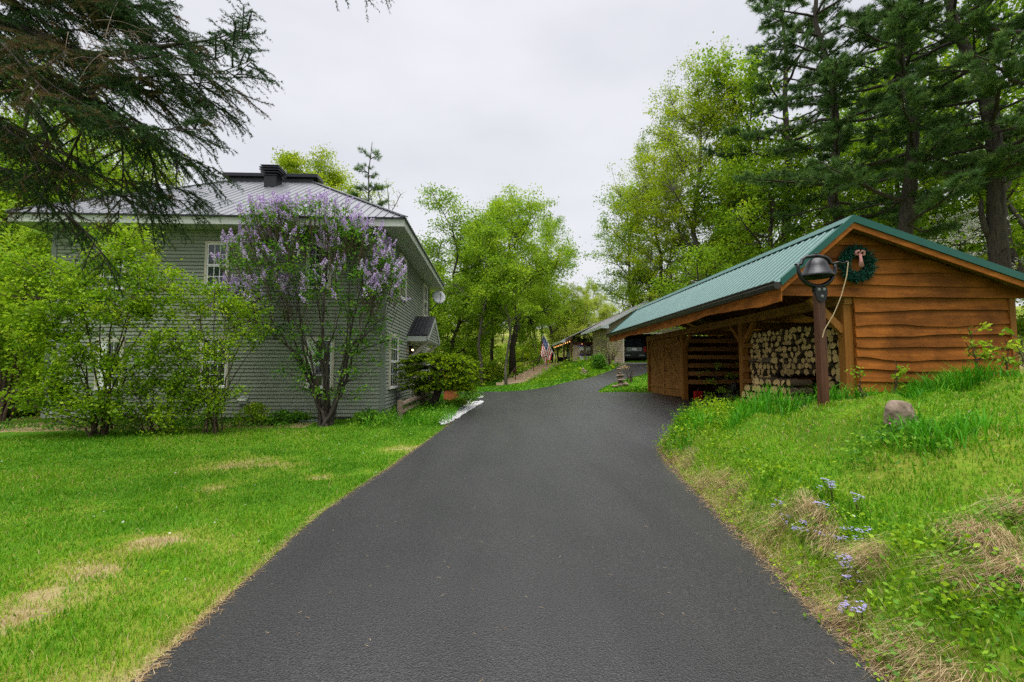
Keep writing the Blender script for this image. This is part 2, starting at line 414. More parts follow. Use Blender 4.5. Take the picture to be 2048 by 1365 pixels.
HOUSE = (-11.8, -2.97, 12.6, 21.1)          # x0 x1 y0 y1
def in_house(x, y, m=0): return (x > HOUSE[0]-m) & (x < HOUSE[1]+m) & (y > HOUSE[2]-m) & (y < HOUSE[3]+m)
def in_shed(x, y): return (x > 5.97) & (x < 9.15) & (y > 7.4) & (y < 17.8)

# patches of dead turf on the left lawn
DRY = [(*G(px, py)[:2], r) for px, py, r in ((390,985,.36),(270,1015,.35),(510,930,.7),(700,950,.5),(330,1080,.25),(60,1235,.16),(200,1145,.14),(90,1190,.12),(640,965,.4),(800,900,.4))]
def dryness(x, y):
    n = .42*vnoise(x, y, 1.3, 11)+.3*vnoise(x, y, .45, 12)+.28*vnoise(x, y, .16, 13)
    d = .05+.62*(n-.2)
    left = x < -1.2
    for cx, cy, r in DRY:
        g = np.exp(-(((x-cx)/(r*1.5))**2+((y-cy)/r)**2))
        d = d+np.where(left, g*(.03+.82*S01((n-.28)/.42)*.60), 0)
    e = pdist(ROADS[::6], x, y)
    d = d+np.where(left, .20*np.exp(-(e/.10)**2), 0)
    d = d-np.where(left, .10*S01((y-6.5)/3), 0)+np.where(left, .30*S01((5.4-y)/3)*vnoise(x, y, .35, 14)*1.2, 0)
    r = x > 1.9
    d = d+np.where(r, .08+.26*np.exp(-(e/.3)**2)*S01((9.2-y)/1.5), 0)
    return np.clip(d, 0, 1)

gx = np.concatenate([np.arange(-260, -60, 20), np.arange(-60, -16, 2.5), np.arange(-16, -9, .5), np.arange(-9, 9, .14), np.arange(9, 20, .5), np.arange(20, 60, 2.5), np.arange(60, 261, 20)])
gy = np.concatenate([np.arange(-60, -8, 8), np.arange(-8, 0, .8), np.arange(0, 13, .14), np.arange(13, 30, .35), np.arange(30, 60, 1.0), np.arange(60, 120, 5), np.arange(120, 420, 30)])
GX, GY = np.meshgrid(gx, gy); GZ = H(GX, GY)
fine = .02*(vnoise(GX, GY, .3, 21)-.5)*(np.abs(GX) < 12)
ins = pip(ROADS, GX, GY); de = pdist(ROADS[::4], GX, GY)
GZ = GZ+fine*(~ins)-np.where(ins, .05, 0)-np.where((~ins) & (de < .12), .012, 0)
nx, ny = len(gx), len(gy)
idx = np.arange(nx*ny).reshape(ny, nx)
F = np.stack([idx[:-1, :-1], idx[:-1, 1:], idx[1:, 1:], idx[1:, :-1]], -1).reshape(-1, 4)

m, t, p = nt('turf_and_soil'); p.inputs['Roughness'].default_value = 1; p.inputs['Specular IOR Level'].default_value = .1
a = N(t, 'ShaderNodeAttribute', attribute_name='tint'); tc = N(t, 'ShaderNodeTexCoord')
no = N(t, 'ShaderNodeTexNoise', Scale=18, Detail=6); t.links.new(tc.outputs['Object'], no.inputs['Vector'])
ad = N(t, 'ShaderNodeMath', operation='MULTIPLY_ADD'); ad.inputs[1].default_value = .35; t.links.new(no.outputs['Fac'], ad.inputs[0])
s2 = N(t, 'ShaderNodeMath', operation='SUBTRACT'); s2.inputs[1].default_value = .17; t.links.new(a.outputs['Fac'], s2.inputs[0]); t.links.new(s2.outputs[0], ad.inputs[2])
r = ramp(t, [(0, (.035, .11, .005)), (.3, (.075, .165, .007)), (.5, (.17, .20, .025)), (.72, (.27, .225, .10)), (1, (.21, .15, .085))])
t.links.new(ad.outputs[0], r.inputs['Fac']); t.links.new(r.outputs[0], p.inputs['Base Color'])
nb = N(t, 'ShaderNodeTexNoise', Scale=70, Detail=5); t.links.new(tc.outputs['Object'], nb.inputs['Vector'])
b = N(t, 'ShaderNodeBump', Strength=.6, Distance=.02); t.links.new(nb.outputs['Fac'], b.inputs['Height']); t.links.new(b.outputs[0], p.inputs['Normal'])
M['turf'] = m
gd = dryness(GX, GY)
wood = (GY > 24) & ((GX < .5) | (GY > 46)) | (GX > 9) & (GY > 8) | (GX < -13) & (GY > 13)
gd = np.where(wood, .35+.35*vnoise(GX, GY, 3, 31), gd)
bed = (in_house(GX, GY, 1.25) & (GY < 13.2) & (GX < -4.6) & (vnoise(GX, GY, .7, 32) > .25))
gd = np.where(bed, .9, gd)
V = np.stack([GX, GY, GZ], -1).reshape(-1, 3)
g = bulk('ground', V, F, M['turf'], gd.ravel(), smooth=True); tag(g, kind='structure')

# ---- driveway: one sheet cut to its outline, a few cm of thickness at the edge
inn = []
for yy in np.arange(-5.8, 33.3, .32):
    xs = np.arange(-3.2+(yy*7 % .2), 13, .32 if yy < 14 else .5); inn.append(np.stack([xs, np.full_like(xs, yy)], 1))
inn = np.concatenate(inn); inn = inn[pip(ROADS, inn[:, 0], inn[:, 1])]; inn = inn[pdist(ROADS[::2], inn[:, 0], inn[:, 1]) > .12]
nb_ = len(ROADS)
allp = [Vector((float(x), float(y))) for x, y in np.concatenate([ROADS, inn])]
res = delaunay_2d_cdt(allp, [], [list(range(nb_))], 1, 1e-5)
rv = np.array([v[:] for v in res[0]]); rz = base_h(rv[:, 0], rv[:, 1])+.012
mb = MB(); mb.add(np.c_[rv, rz], [list(f) for f in res[2]])
ez = base_h(ROADS[:, 0], ROADS[:, 1])
mb.add(np.concatenate([np.c_[ROADS, ez+.012], np.c_[ROADS, ez-.10]]), [(i, (i+1) % nb_, nb_+(i+1) % nb_, nb_+i) for i in range(nb_)])
m, t, p = nt('asphalt'); p.inputs['Roughness'].default_value = .40; p.inputs['Specular IOR Level'].default_value = .55
tc = N(t, 'ShaderNodeTexCoord')
n1 = N(t, 'ShaderNodeTexNoise', Scale=75, Detail=5, Roughness=.75); n2 = N(t, 'ShaderNodeTexNoise', Scale=1.1, Detail=5); n3 = N(t, 'ShaderNodeTexVoronoi', Scale=95)
mp = N(t, 'ShaderNodeMapping'); mp.inputs['Scale'].default_value = (1.6, .28, 1); n4 = N(t, 'ShaderNodeTexNoise', Scale=1.0, Detail=4)
t.links.new(tc.outputs['Object'], mp.inputs['Vector']); t.links.new(mp.outputs[0], n4.inputs['Vector'])
for n in (n1, n2, n3): t.links.new(tc.outputs['Object'], n.inputs['Vector'])
r1 = ramp(t, [(.30, (.004, .0039, .0043)), (.5, (.0155, .015, .0158)), (.72, (.048, .046, .047))]); t.links.new(n1.outputs['Fac'], r1.inputs['Fac'])
r2 = ramp(t, [(.3, (.86, .86, .87)), (.7, (1.12, 1.11, 1.10))]); t.links.new(n2.outputs['Fac'], r2.inputs['Fac'])
r4 = ramp(t, [(.35, (.80, .80, .80)), (.65, (1.2, 1.19, 1.17))]); t.links.new(n4.outputs['Fac'], r4.inputs['Fac'])
mx = N(t, 'ShaderNodeMix', data_type='RGBA', blend_type='MULTIPLY'); mx.inputs['Factor'].default_value = 1
t.links.new(r1.outputs[0], mx.inputs['A']); t.links.new(r2.outputs[0], mx.inputs['B'])
mx2 = N(t, 'ShaderNodeMix', data_type='RGBA', blend_type='MULTIPLY'); mx2.inputs['Factor'].default_value = 1
t.links.new(mx.outputs['Result'], mx2.inputs['A']); t.links.new(r4.outputs[0], mx2.inputs['B']); t.links.new(mx2.outputs['Result'], p.inputs['Base Color'])
b = N(t, 'ShaderNodeBump', Strength=.5, Distance=.006); t.links.new(n3.outputs['Distance'], b.inputs['Height']); t.links.new(b.outputs[0], p.inputs['Normal'])
M['asphalt'] = m
d = mb.build('driveway', m, smooth=True); tag(d, kind='structure')
# ------------------------------------------------------------------ shared builders
def siding(mb, O, U, Nn, z0, z1, exp, fn, proj=.026, m=0, rg=RS, back=0.0):
    """lapped boards up a wall: O base point, U along, Nn outward, fn(z) -> (u0, u1)"""
    O = np.asarray(O, float); U = np.asarray(U, float); Nn = np.asarray(Nn, float); z = z0; wide = fn(z0)[1]-fn(z0)[0] > 6
    while z < z1-1e-4:
        zt = min(z+exp, z1); a0, a1 = fn(z); b0, b1 = fn(zt); t = float(rg.uniform(.3, .7))
        if a1-a0 > .02:
            P = lambda u, zz, o: O+U*u+Nn*o+Z*zz
            cut = [a0]+(sorted(rg.uniform(a0+.4, a1-.4, 2)) if wide else [])+[a1]
            for i in range(len(cut)-1):
                u0, u1 = cut[i], cut[i+1]-(.004 if i < len(cut)-2 else 0); v0 = b0 if i == 0 else u0; v1 = b1 if i == len(cut)-2 else u1; t = float(rg.uniform(.2, .8)); o = float(rg.uniform(-.002, .002)) if wide else 0
                za = z+(zt-z)*.76; f = lambda u, v, q: u+(v-u)*q; u0a, u1a = f(u0, v0, .76), f(u1, v1, .76); pj = proj+.012
                mb.quad(P(u0, z, pj+o), P(u1, z, pj+o), P(u1a, za, pj*.62), P(u0a, za, pj*.62), m, t)
                mb.quad(P(u0a, za, pj*.62), P(u1a, za, pj*.62), P(u1a, za+.002, .005), P(u0a, za+.002, .005), m, t)
                mb.quad(P(u0a, za+.002, .005), P(u1a, za+.002, .005), P(v1, zt, .003), P(v0, zt, .003), m, t)
                mb.quad(P(u0, z, .003), P(u1, z, .003), P(u1, z, pj+o), P(u0, z, pj+o), m, t)
        z = zt
def window(parent, O, U, Nn, w, h, glassmat=None, cols=3, rows=2, casing=.06, blind=False):
    """double-hung sash window; O lower-left of the glazed opening on the wall face"""
    U = np.asarray(U, float); Nn = np.asarray(Nn, float); O = np.asarray(O, float)+Nn*.036
    def bx(mb, u0, u1, z0, z1, n0, n1, m=0):
        mb.prism([O+U*u0+Z*z0+Nn*n0, O+U*u1+Z*z0+Nn*n0, O+U*u1+Z*z1+Nn*n0, O+U*u0+Z*z1+Nn*n0], Nn*(n1-n0), m)
    c = casing; fr = MB()
    bx(fr, -c, 0, -c, h+c, -.034, .045); bx(fr, w, w+c, -c, h+c, -.034, .045); bx(fr, 0, w, h, h+c, -.034, .043); bx(fr, 0, w, -c, 0, -.034, .043)
    wi = fr.build('window', M['cream'], parent)
    sa = MB(); s = .035
    for z0, z1, n in ((0, h*.5, .030), (h*.5, h, .036)):
        bx(sa, 0, s, z0, z1, 0, n); bx(sa, w-s, w, z0, z1, 0, n); bx(sa, s, w-s, z0, z0+s, 0, n-.001); bx(sa, s, w-s, z1-s, z1, 0, n-.001)
        iw = (w-2*s)/cols; ih = (z1-z0-2*s)/rows
        for k in range(1, cols): bx(sa, s+iw*k-.009, s+iw*k+.009, z0+s, z1-s, .012, .0235)
        for k in range(1, rows): bx(sa, s, w-s, z0+s+ih*k-.009, z0+s+ih*k+.009, .012, .0225)
    bx(sa, -.02, w+.02, -.045, -.002, .0, .06)
    sa.build('sash', M['white'], wi)
    g = MB(); g.prism([O+U*.02+Nn*.008+Z*.02, O+U*(w-.02)+Nn*.008+Z*.02, O+U*(w-.02)+Nn*.008+Z*(h-.02), O+U*.02+Nn*.008+Z*(h-.02)], Nn*.012)
    g.build('pane', glassmat or M['glass'], wi)
    if blind:
        b = MB(); bx(b, .03, w*.32, .04, h-.04, .0205, .0215); b.build('curtain', M['white'], wi)
    return wi
def ribbed_roof(mb, A, B, C, D, pitch, rib_h=.022, rib_w=.045, thick=.03, m=0):
    """metal roof on a planar quad/triangle A-B (eave) D-C (ridge); ribs run up the slope"""
    A, B, C, D = [np.asarray(q, float) for q in (A, B, C, D)]
    eu = unit(B-A); L = np.linalg.norm(B-A); nn = unit(np.cross(B-A, D-A)); nn = nn if nn[2] > 0 else -nn
    up = unit(np.cross(nn, eu)); up = up if up[2] > 0 else -up
    mb.prism([A, B, C, D], -nn*thick, m)
    du, dv = np.dot(D-A, eu), np.dot(D-A, up); cu = np.dot(C-A, eu)
    k = pitch*.5
    while k < L:
        v = dv
        if k < du: v = dv*k/du
        elif k > cu: v = dv*(L-k)/(L-cu)
        if v > .08:
            p0 = A+eu*k-up*.012; p1 = A+eu*k+up*(v-.03); h = nn*rib_h; a = eu*rib_w*.5; c = eu*rib_w*.22
            mb.add([p0-a+nn*.001, p0+a+nn*.001, p0+c+h, p0-c+h, p1-a+nn*.001, p1+a+nn*.001, p1+c+h, p1-c+h], [(0,1,2,3),(4,7,6,5),(1,5,6,2),(2,6,7,3),(3,7,4,0)], m)
        k += pitch
# ------------------------------------------------------------------ the house
hx0, hx1, hy0, hy1 = HOUSE
X1, Y1_ = np.array([1.0, 0, 0]), np.array([0, 1.0, 0])
house = thing('house', (-7.7, 16.9, .2), 'two-storey grey-green clapboard house with a grey ribbed metal hip roof', 'house')
zb, zt = .36, 5.44
mb = MB(); siding(mb, (hx0, hy0, 0), X1, -Y1_, zb, zt, .1, lambda z: (.07, hx1-hx0-.07)); mb.box(hx0, hx1, hy0, hy0+.2, zb, zt); mb.build('wall', M['siding'], house)
mb = MB(); siding(mb, (hx1, hy0, 0), Y1_, X1, zb, zt, .1, lambda z: (.07, hy1-hy0-.07)); mb.box(hx1-.2, hx1, hy0+.2, hy1-.2, zb, zt); mb.build('wall', M['siding'], house)
mb = MB(); siding(mb, (hx0, hy1, 0), -Y1_, -X1, zb, zt, .1, lambda z: (.07, hy1-hy0-.07)); mb.box(hx0, hx0+.2, hy0+.2, hy1-.2, zb, zt); mb.build('wall', M['siding'], house)
mb = MB(); mb.box(hx0, hx1, hy1-.2, hy1, zb, zt); mb.build('wall', M['siding'], house)
for cx, cy in ((hx0, hy0), (hx1, hy0), (hx1, hy1), (hx0, hy1)):
    sx = 1 if cx == hx1 else -1; sy = 1 if cy == hy1 else -1
    mb = MB(); mb.box(*sorted((cx-sx*.085, cx+sx*.044)), *sorted((cy+sy*.004, cy+sy*.044)), zb-.01, zt)
    mb.box(*sorted((cx+sx*.004, cx+sx*.0435)), *sorted((cy-sy*.085, cy+sy*.004)), zb-.01, zt); mb.build('corner_trim', M['trim'], house)
mb = MB(); mb.box(hx0+.12, hx1-.12, hy0+.12, hy1-.12, -.3, zb); mb.build('foundation', M['concrete'], house)
ov = .62; ex0, ex1, ey0, ey1 = hx0-ov, hx1+ov, hy0-ov, hy1+ov; ze = 5.64
mb = MB()
mb.box(ex0, ex1, ey0, ey0+.03, 5.42, ze); mb.box(ex0, ex1, ey1-.03, ey1, 5.42, ze); mb.box(ex0, ex0+.03, ey0+.03, ey1-.03, 5.42, ze); mb.box(ex1-.03, ex1, ey0+.03, ey1-.03, 5.42, ze)
mb.build('fascia', M['fascia'], house)
mb = MB()
k = ex0+.04
while k < ex1-.1:
    for (y0, y1) in ((ey0+.035, hy0-.03), (hy1+.03, ey1-.035)): mb.box(k, k+.092, y0, y1, 5.435, 5.448)
    k += .1
k = hy0-.03
while k < hy1:
    for (x0, x1) in ((ex0+.035, hx0-.03), (hx1+.03, ex1-.035)): mb.box(x0, x1, k, k+.092, 5.435, 5.448)
    k += .1
mb.box(ex0+.03, ex1-.03, ey0+.03, ey1-.03, 5.452, 5.47)
mb.build('soffit', M['soffit'], house)
rx0, rx1, ry, rz = -9.5, -6.75, 16.85, 8.62
mb = MB(); q = .03
A, B, C, D = (ex0-q, ey0-q, ze+.02), (ex1+q, ey0-q, ze+.02), (ex1+q, ey1+q, ze+.02), (ex0-q, ey1+q, ze+.02); R0, R1 = (rx0, ry, rz), (rx1, ry, rz)
ribbed_roof(mb, A, B, R1, R0, .22); ribbed_roof(mb, B, C, R1, R1, .22); ribbed_roof(mb, C, D, R0, R1, .22); ribbed_roof(mb, D, A, R0, R0, .22)
roof = mb.build('roof', M['roofgrey'], house)
for P, Q in ((A, R0), (B, R1), (C, R1), (D, R0)):
    P = np.array(P); Q = np.array(Q); mb = MB(); mb.beam(P+Z*.028, Q+Z*.028, .16, .03); mb.build('hip_cap', M['roofgrey'], roof)
mb = MB(); mb.box(rx0-.15, rx1+.15, ry-.2, ry+.2, rz-.12, rz+.05); mb.box(rx0-.32, rx1+.32, ry-.32, ry+.32, rz+.05, rz+.17)
mb.build('ridge_vent', M['black'], roof)
mb = MB(); mb.box(ex0-.02, ex1+.02, ey0-.045, ey0-.002, 5.615, 5.655); mb.box(ex1+.002, ex1+.045, ey0-.045, ey1, 5.615, 5.655); mb.box(ex0-.045, ex0-.002, ey0, ey1, 5.615, 5.655)
mb.build('drip_edge', M['black'], roof)
# roof ventilator, square with louvres
mb = MB(); vc = at(546, 372, 15.9); vx, vy, vz = vc[0], 15.9, vc[2]
mb.box(vx-.21, vx+.21, vy-.21, vy+.21, vz-.12, vz+.30)
for i, (s, zz) in enumerate(((.25, .28), (.30, .36), (.33, .44), (.33, .52), (.30, .60))):
    mb.prism([(vx-s, vy-s, vz+zz), (vx+s, vy-s, vz+zz), (vx+s, vy+s, vz+zz), (vx-s, vy+s, vz+zz)], (0, 0, .028))
mb.box(vx-.19, vx+.19, vy-.19, vy+.19, vz+.3, vz+.63); mb.build('roof_ventilator', M['black'], house)
fw = lambda px0, px1, py0, py1: (at(px0, py1, hy0-.002), at(px1, py0, hy0-.002))
for px0, px1, py0, py1, bl in ((415,458,489,576,0),(617,661,489,576,0),(208,254,491,577,0),(404,457,678,773,0),(613,666,680,774,1),(197,248,682,776,1)):
    a, b = fw(px0, px1, py0, py1)
    window(house, a, X1, -Y1_, b[0]-a[0], b[2]-a[2], blind=bool(bl))
for yw, z0, w, h in ((13.12, 1.12, 1.0, 1.48), (14.35, 3.95, .9, 1.3), (19.3, 3.95, .9, 1.3), (20.3, 1.15, .9, 1.4)):
    window(house, (hx1+.002, yw, z0), Y1_, X1, w, h)
# front door with side light
mb = MB(); x = hx1+.036
for a in (16.35, 17.0-.09, 17.95, 18.65): mb.box(x, x+.05, a, a+.09, .42, 2.55)
mb.box(x, x+.052, 16.35, 18.74, 2.55, 2.66)
dr = mb.build('door', M['cream'], house)
mb = MB(); mb.box(x-.02, x+.03, 17.0, 17.95, .44, 2.5)
for z0, z1 in ((.6, 1.15), (1.3, 1.75)): 
    for y0 in (17.1, 17.53): mb.box(x+.03, x+.045, y0, y0+.32, z0, z1)
mb.build('door_leaf', M['doorpaint'], dr)
mb = MB(); mb.box(x-.01, x+.02, 16.44, 16.91, .5, 2.5); mb.box(x-.01, x+.02, 18.04, 18.65, .5, 2.5); mb.box(x+.03, x+.036, 17.15, 17.8, 1.9, 2.4); mb.build('side_light', M['glass'], dr)
mb = MB(); mb.tube([(x+.03, 17.08, 1.25), (x+.09, 17.08, 1.25), (x+.09, 17.18, 1.25)], .014, 6); mb.build('handle', M['iron'], dr)
mb = MB(); mb.box(hx1+.01, hx1+1.2, 16.5, 18.5, .2, .44); mb.build('doorstep', M['concrete'], house)
# gabled hood over the door
mb = MB(); px0, px1_ = hx1+.03, hx1+.78; E0, E1, RM = 15.7, 19.1, 17.4; zE, zR = 2.82, 3.66
ribbed_roof(mb, (px1_, E0, zE), (px0, E0, zE), (px0, RM, zR), (px1_, RM, zR), .13, .02, .04); ribbed_roof(mb, (px0, E1, zE), (px1_, E1, zE), (px1_, RM, zR), (px0, RM, zR), .13, .02, .04)
hood = mb.build('door_hood', M['black'], house)
mb = MB()
mb.box(px0, px1_-.03, E0+.02, E0+.045, zE-.21, zE-.035); mb.box(px0, px1_-.03, E1-.045, E1-.02, zE-.21, zE-.035)
for e in (E0, E1):
    s = 1 if e == E0 else -1
    mb.prism([(px1_-.03, e, zE-.2), (px1_-.03, e, zE-.035), (px1_-.03, RM, zR-.035), (px1_-.03, RM, zR-.22), ], (.03, 0, 0))
mb.box(px0, px1_-.05, E0+.05, E1-.05, zE-.2, zE-.17)
mb.build('hood_trim', M['fascia'], hood)
mb = MB(); siding(mb, (px1_-.06, RM, 0), Y1_, X1, zE-.16, zR-.06, .1, lambda z: (-(zR-z)*1.7/.84+.12, (zR-z)*1.7/.84-.12)); mb.build('hood_gable', M['siding'], hood)
for yb in (16.2, 18.6):
    mb = MB(); mb.beam((px0-.02, yb, 1.95), (px1_-.1, yb, zE-.2), .09, .11); mb.build('hood_bracket', M['cream'], hood)
# lit lantern beside the door
mb = MB(); lc = np.array((hx1+.1, 16.2, 2.32)); mb.beam(lc+(-.1, 0, .14), lc+(0, 0, .14), .03, .03); mb.lathe([(.01, .16), (.07, .1), (.055, .09), (.05, -.1), (.065, -.12), (.0, -.13)], lc, 6)
lam = mb.build('wall_lantern', M['iron'], house)
mb = MB(); mb.blob(lc+(.055, -.03, 0), .035, 3, 2, rough=0); mb.build('bulb', emit('lantern_bulb', (1, .62, .28), 9), lam)
# dryer vent, window well, garden tap
mb = MB(); c = at(487, 800, hy0-.05); mb.box(c[0]-.1, c[0]+.1, hy0-.12, hy0-.02, c[2]-.1, c[2]+.1); mb.prism([c+(-.12, .03, .1), c+(.12, .03, .1), c+(.12, -.1, -.02), c+(-.12, -.1, -.02)], (0, .012, .02)); mb.build('dryer_vent', M['fascia'], house)
mb = MB(); c = at(607, 842, 12.3)
for i in range(5):
    ang = np.linspace(PI, 2*PI, 17); z0 = .12+.045*i
    mb.tube(np.stack([c[0]+.5*np.cos(ang), 12.6+.48*np.sin(ang), np.full(17, z0)], 1), .026, 6)
mb.build('window_well', M['galv'], house, smooth=True)
# satellite dish on its arm
dc = at(877, 596, 21.0)
sd = thing('satellite_dish', (hx1, 20.8, 4.6), 'pale grey satellite dish on a black arm at the far corner of the clapboard house', 'satellite dish')
ax = unit(np.array([.35, -1, .35])); ux = unit(np.cross(ax, Z)); uy = np.cross(ux, ax)
mb = MB(); prof = [(.0, 0), (.1, .006), (.2, .03), (.3, .075), (.3, .088), (.2, .043), (.1, .018), (0, .012)]
mb.lathe(prof, dc, 28, ax=(ux, uy*1.12, ax)); mb.build('reflector', M['dish'], sd, smooth=True)
mb = MB(); mb.tube([(hx1-.02, 20.75, 4.3), (hx1+.2, 20.9, 4.45), dc-ax*.06-Z*.2, dc-ax*.05], .025, 7); mb.box(hx1+.001, hx1+.03, 20.65, 20.85, 4.2, 4.45); mb.build('mounting_arm', M['iron'], sd)
mb = MB(); mb.tube([dc-uy*.3, dc-uy*.28+ax*.35, dc+ax*.42-uy*.05], .014, 6); mb.box(*(v for k in range(3) for v in (dc+ax*.44-uy*.05)[k]+np.array([-.04, .04]))); mb.build('receiver', M['galv'], sd)
# ------------------------------------------------------------------ the woodshed
EL, RX, ER, WX = 4.72, 6.0, 9.55, 8.95            # left eave, ridge, right eave (x)
ZE, ZR, ZE2 = 3.06, 4.14, 2.96
SY0, SY1, WY = 7.2, 18.2, 7.5          # roof ends, gable wall
PX = 6.12; PZ = .62
shed = thing('woodshed', (7.0, 12.5, .7), 'rustic orange-brown wooden shed with a green metal roof and an open side for firewood', 'shed')
def wavy(u, seed, amp=.02):
    rg = np.random.default_rng(seed); o = np.zeros_like(u)
    for f, a in ((1.1, 1), (2.3, .8), (4.7, .35), (9.5, .15)):
        o = o+a*np.sin(u*f*rg.uniform(.8, 1.2)+rg.uniform(0, 7))
    return o*amp
def live_board(mb, O, U, Nn, u0, u1, z0, z1, seed, m=0, proj=.04, amp=.016, z1fn=None, t=None):
    """board with a wavy natural lower edge, tilted like lap siding"""
    O = np.asarray(O, float); n = max(4, int((u1-u0)/.07)); us = np.linspace(u0, u1, n)
    lo = z0+wavy(us, seed, amp); hi = np.full(n, z1) if z1fn is None else np.minimum(z1, z1fn(us))
    hi = np.maximum(hi, lo+.001)
    t = float(np.random.default_rng(seed).uniform(.15, .95)) if t is None else t
    vs = []
    for u, a, b in zip(us, lo, hi):
        vs += [O+U*u+Z*a+Nn*proj, O+U*u+Z*b+Nn*.004, O+U*u+Z*a, O+U*u+Z*b-Nn*.012]
    fs = []
    for i in range(n-1):
        q, r_ = 4*i, 4*i+4
        fs += [(q, r_, r_+1, q+1), (q+2, r_+2, r_, q), (q+3, r_+3, r_+2, q+2), (q+1, r_+1, r_+3, q+3)]
    fs += [(0, 1, 3, 2), (4*n-4, 4*n-2, 4*n-1, 4*n-3)]
    mb.add(vs, fs, m, t)
mb = MB()
A, B, C, D = (EL, SY1, ZE), (EL, SY0, ZE), (RX, SY0, ZR), (RX, SY1, ZR); A2, B2 = (ER, SY0, ZE2), (ER, SY1, ZE2)
ribbed_roof(mb, A, B, C, D, .19, .013, .035); ribbed_roof(mb, A2, B2, D, C, .19, .013, .035)
sroof = mb.build('roof', M['green_roof'], shed)
mb = MB()
for a, b in (((RX, ZR), (EL, ZE)), ((RX, ZR), (ER, ZE2))):
    d = unit(np.array([b[0]-a[0], 0, b[1]-a[1]])); P = np.array([a[0], 0, a[1]])+Z*.045+d*.01
    mb.prism([P+Y1_*SY0, P+d*.17+Y1_*SY0-Z*.012, P+d*.17+Y1_*SY1-Z*.012, P+Y1_*SY1], (0, 0, .012))
mb.build('ridge_cap', M['green_roof'], sroof)
for nm, a, b in (('rake_trim', (RX, ZR), (EL, ZE)), ('rake_trim', (RX, ZR), (ER, ZE2))):
    for yy in (SY0-.035, SY1+.005):
        mb = MB(); mb.prism([(a[0], yy, a[1]+.05), (b[0], yy, b[1]+.05), (b[0], yy, b[1]-.075), (a[0], yy, a[1]-.075)], (0, .03, 0)); mb.build(nm, M['green_trim'], sroof)
for a, b in (((RX, ZR), (EL, ZE)), ((RX, ZR), (ER, ZE2))):
    for yy in (SY0-.012, SY1-.02):
        mb = MB(); mb.prism([(a[0], yy, a[1]-.08), (b[0], yy, b[1]-.08), (b[0], yy, b[1]-.175), (a[0], yy, a[1]-.175)], (0, .035, 0), t=.9); mb.build('barge_board', M['wood'], shed)
# underside boarding and rafters
mb = MB()
mb.prism([(EL+.02, SY0+.03, ZE-.036), (RX, SY0+.03, ZR-.036), (RX, SY1-.03, ZR-.036), (EL+.02, SY1-.03, ZE-.036)], (0, 0, -.012), t=.3)
mb.prism([(ER-.02, SY0+.03, ZE2-.036), (ER-.02, SY1-.03, ZE2-.036), (RX, SY1-.03, ZR-.036), (RX, SY0+.03, ZR-.036)], (0, 0, -.012), t=.3)
mb.build('roof_boarding', M['wood_in'], shed)
for k in range(8):
    y = SY0+.9+k*1.32
    mb = MB(); mb.beam((EL+.06, y, ZE-.08), (RX, y, ZR-.09), .05, .1, t=.4); mb.beam((ER-.06, y, ZE2-.1), (RX, y, ZR-.11), .05, .1, t=.4); mb.build('rafter', M['wood_in'], shed)
# gutter and live-edge eave board
mb = MB(); prof = [(-.02, .0), (-.115, .0), (-.125, -.05), (-.10, -.115), (-.02, -.115)]
mb.prism([(EL+x, SY0-.02, ZE-.01+z) for x, z in prof], (0, SY1-SY0+.04, 0)); mb.box(EL-.135, EL-.115, SY0-.03, SY1+.03, ZE-.02, ZE+.004)
mb.build('gutter', M['gutter'], shed)
mb = MB(); live_board(mb, (EL+.02, SY1-.02, 0), -Y1_, -X1, 0, SY1-SY0-.02, ZE-.30, ZE-.03, 77, proj=.03, amp=.022, t=.75); mb.build('eave_board', M['wood'], shed)
# posts with Y braces, plate beam
POSTS = (7.62, 10.85, 14.3, 17.5)
mb = MB(); mb.box(PX-.07, PX+.07, 7.52, 17.65, 2.74, 2.92, t=.5); mb.build('plate_beam', M['wood_in'], shed)
for i, y in enumerate(POSTS):
    mb = MB(); g = h1(PX, y)-.1
    mb.box(PX-.075, PX+.075, y-.075, y+.075, min(g, PZ), 2.74, t=.6)
    po = mb.build('post', M['woodv'], shed)
    for s in (-1, 1):
        if i == 0 and s < 0 or i == 3 and s > 0: continue
        mb = MB(); mb.beam((PX, y+s*.06, 2.28), (PX, y+s*.52, 2.74), .09, .09, t=.7); mb.build('brace', M['woodv'], po)
    if i == 0:
        mb = MB(); mb.beam((PX-.06, y, 2.28), (PX-.62, y, 2.86), .09, .12, t=.6); mb.build('brace', M['woodv'], po)
# gable end wall of live-edge boards
gw = MB(); zz = PZ-.1; k = 0; rgw = np.random.default_rng(5)
hs = []
while zz < ZR-.2:
    hs.append(zz); zz += rgw.uniform(.185, .245)
roofz = lambda x: np.where(x < RX, ZR-(RX-x)*(ZR-ZE)/(RX-EL), ZR-(x-RX)*(ZR-ZE2)/(ER-RX))-.10
for i, a in enumerate(hs):
    b = (hs[i+1] if i+1 < len(hs) else ZR)+.02
    if a < 2.82: live_board(gw, (PX+.07, WY, 0), X1, -Y1_, 0, WX-PX-.07, a, min(b, 2.9), 200+i, amp=.017 if i % 3 else .026)
    else:
        zmax = lambda z: ((z-(ZR-.10))/((ZR-ZE)/(RX-EL))+RX, RX-(z-(ZR-.10))*(ER-RX)/(ZR-ZE2))
        xa, xb = zmax(a+.05); xa = max(xa, EL+.1); xb = min(xb, ER-.1)
        if xb-xa > .15: live_board(gw, (0, WY-.035, 0), X1, -Y1_, xa, xb, a, b, 200+i, amp=.009, z1fn=roofz)
gw.box(PX+.07, WX, WY+.002, WY+.03, PZ-.1, 2.9)
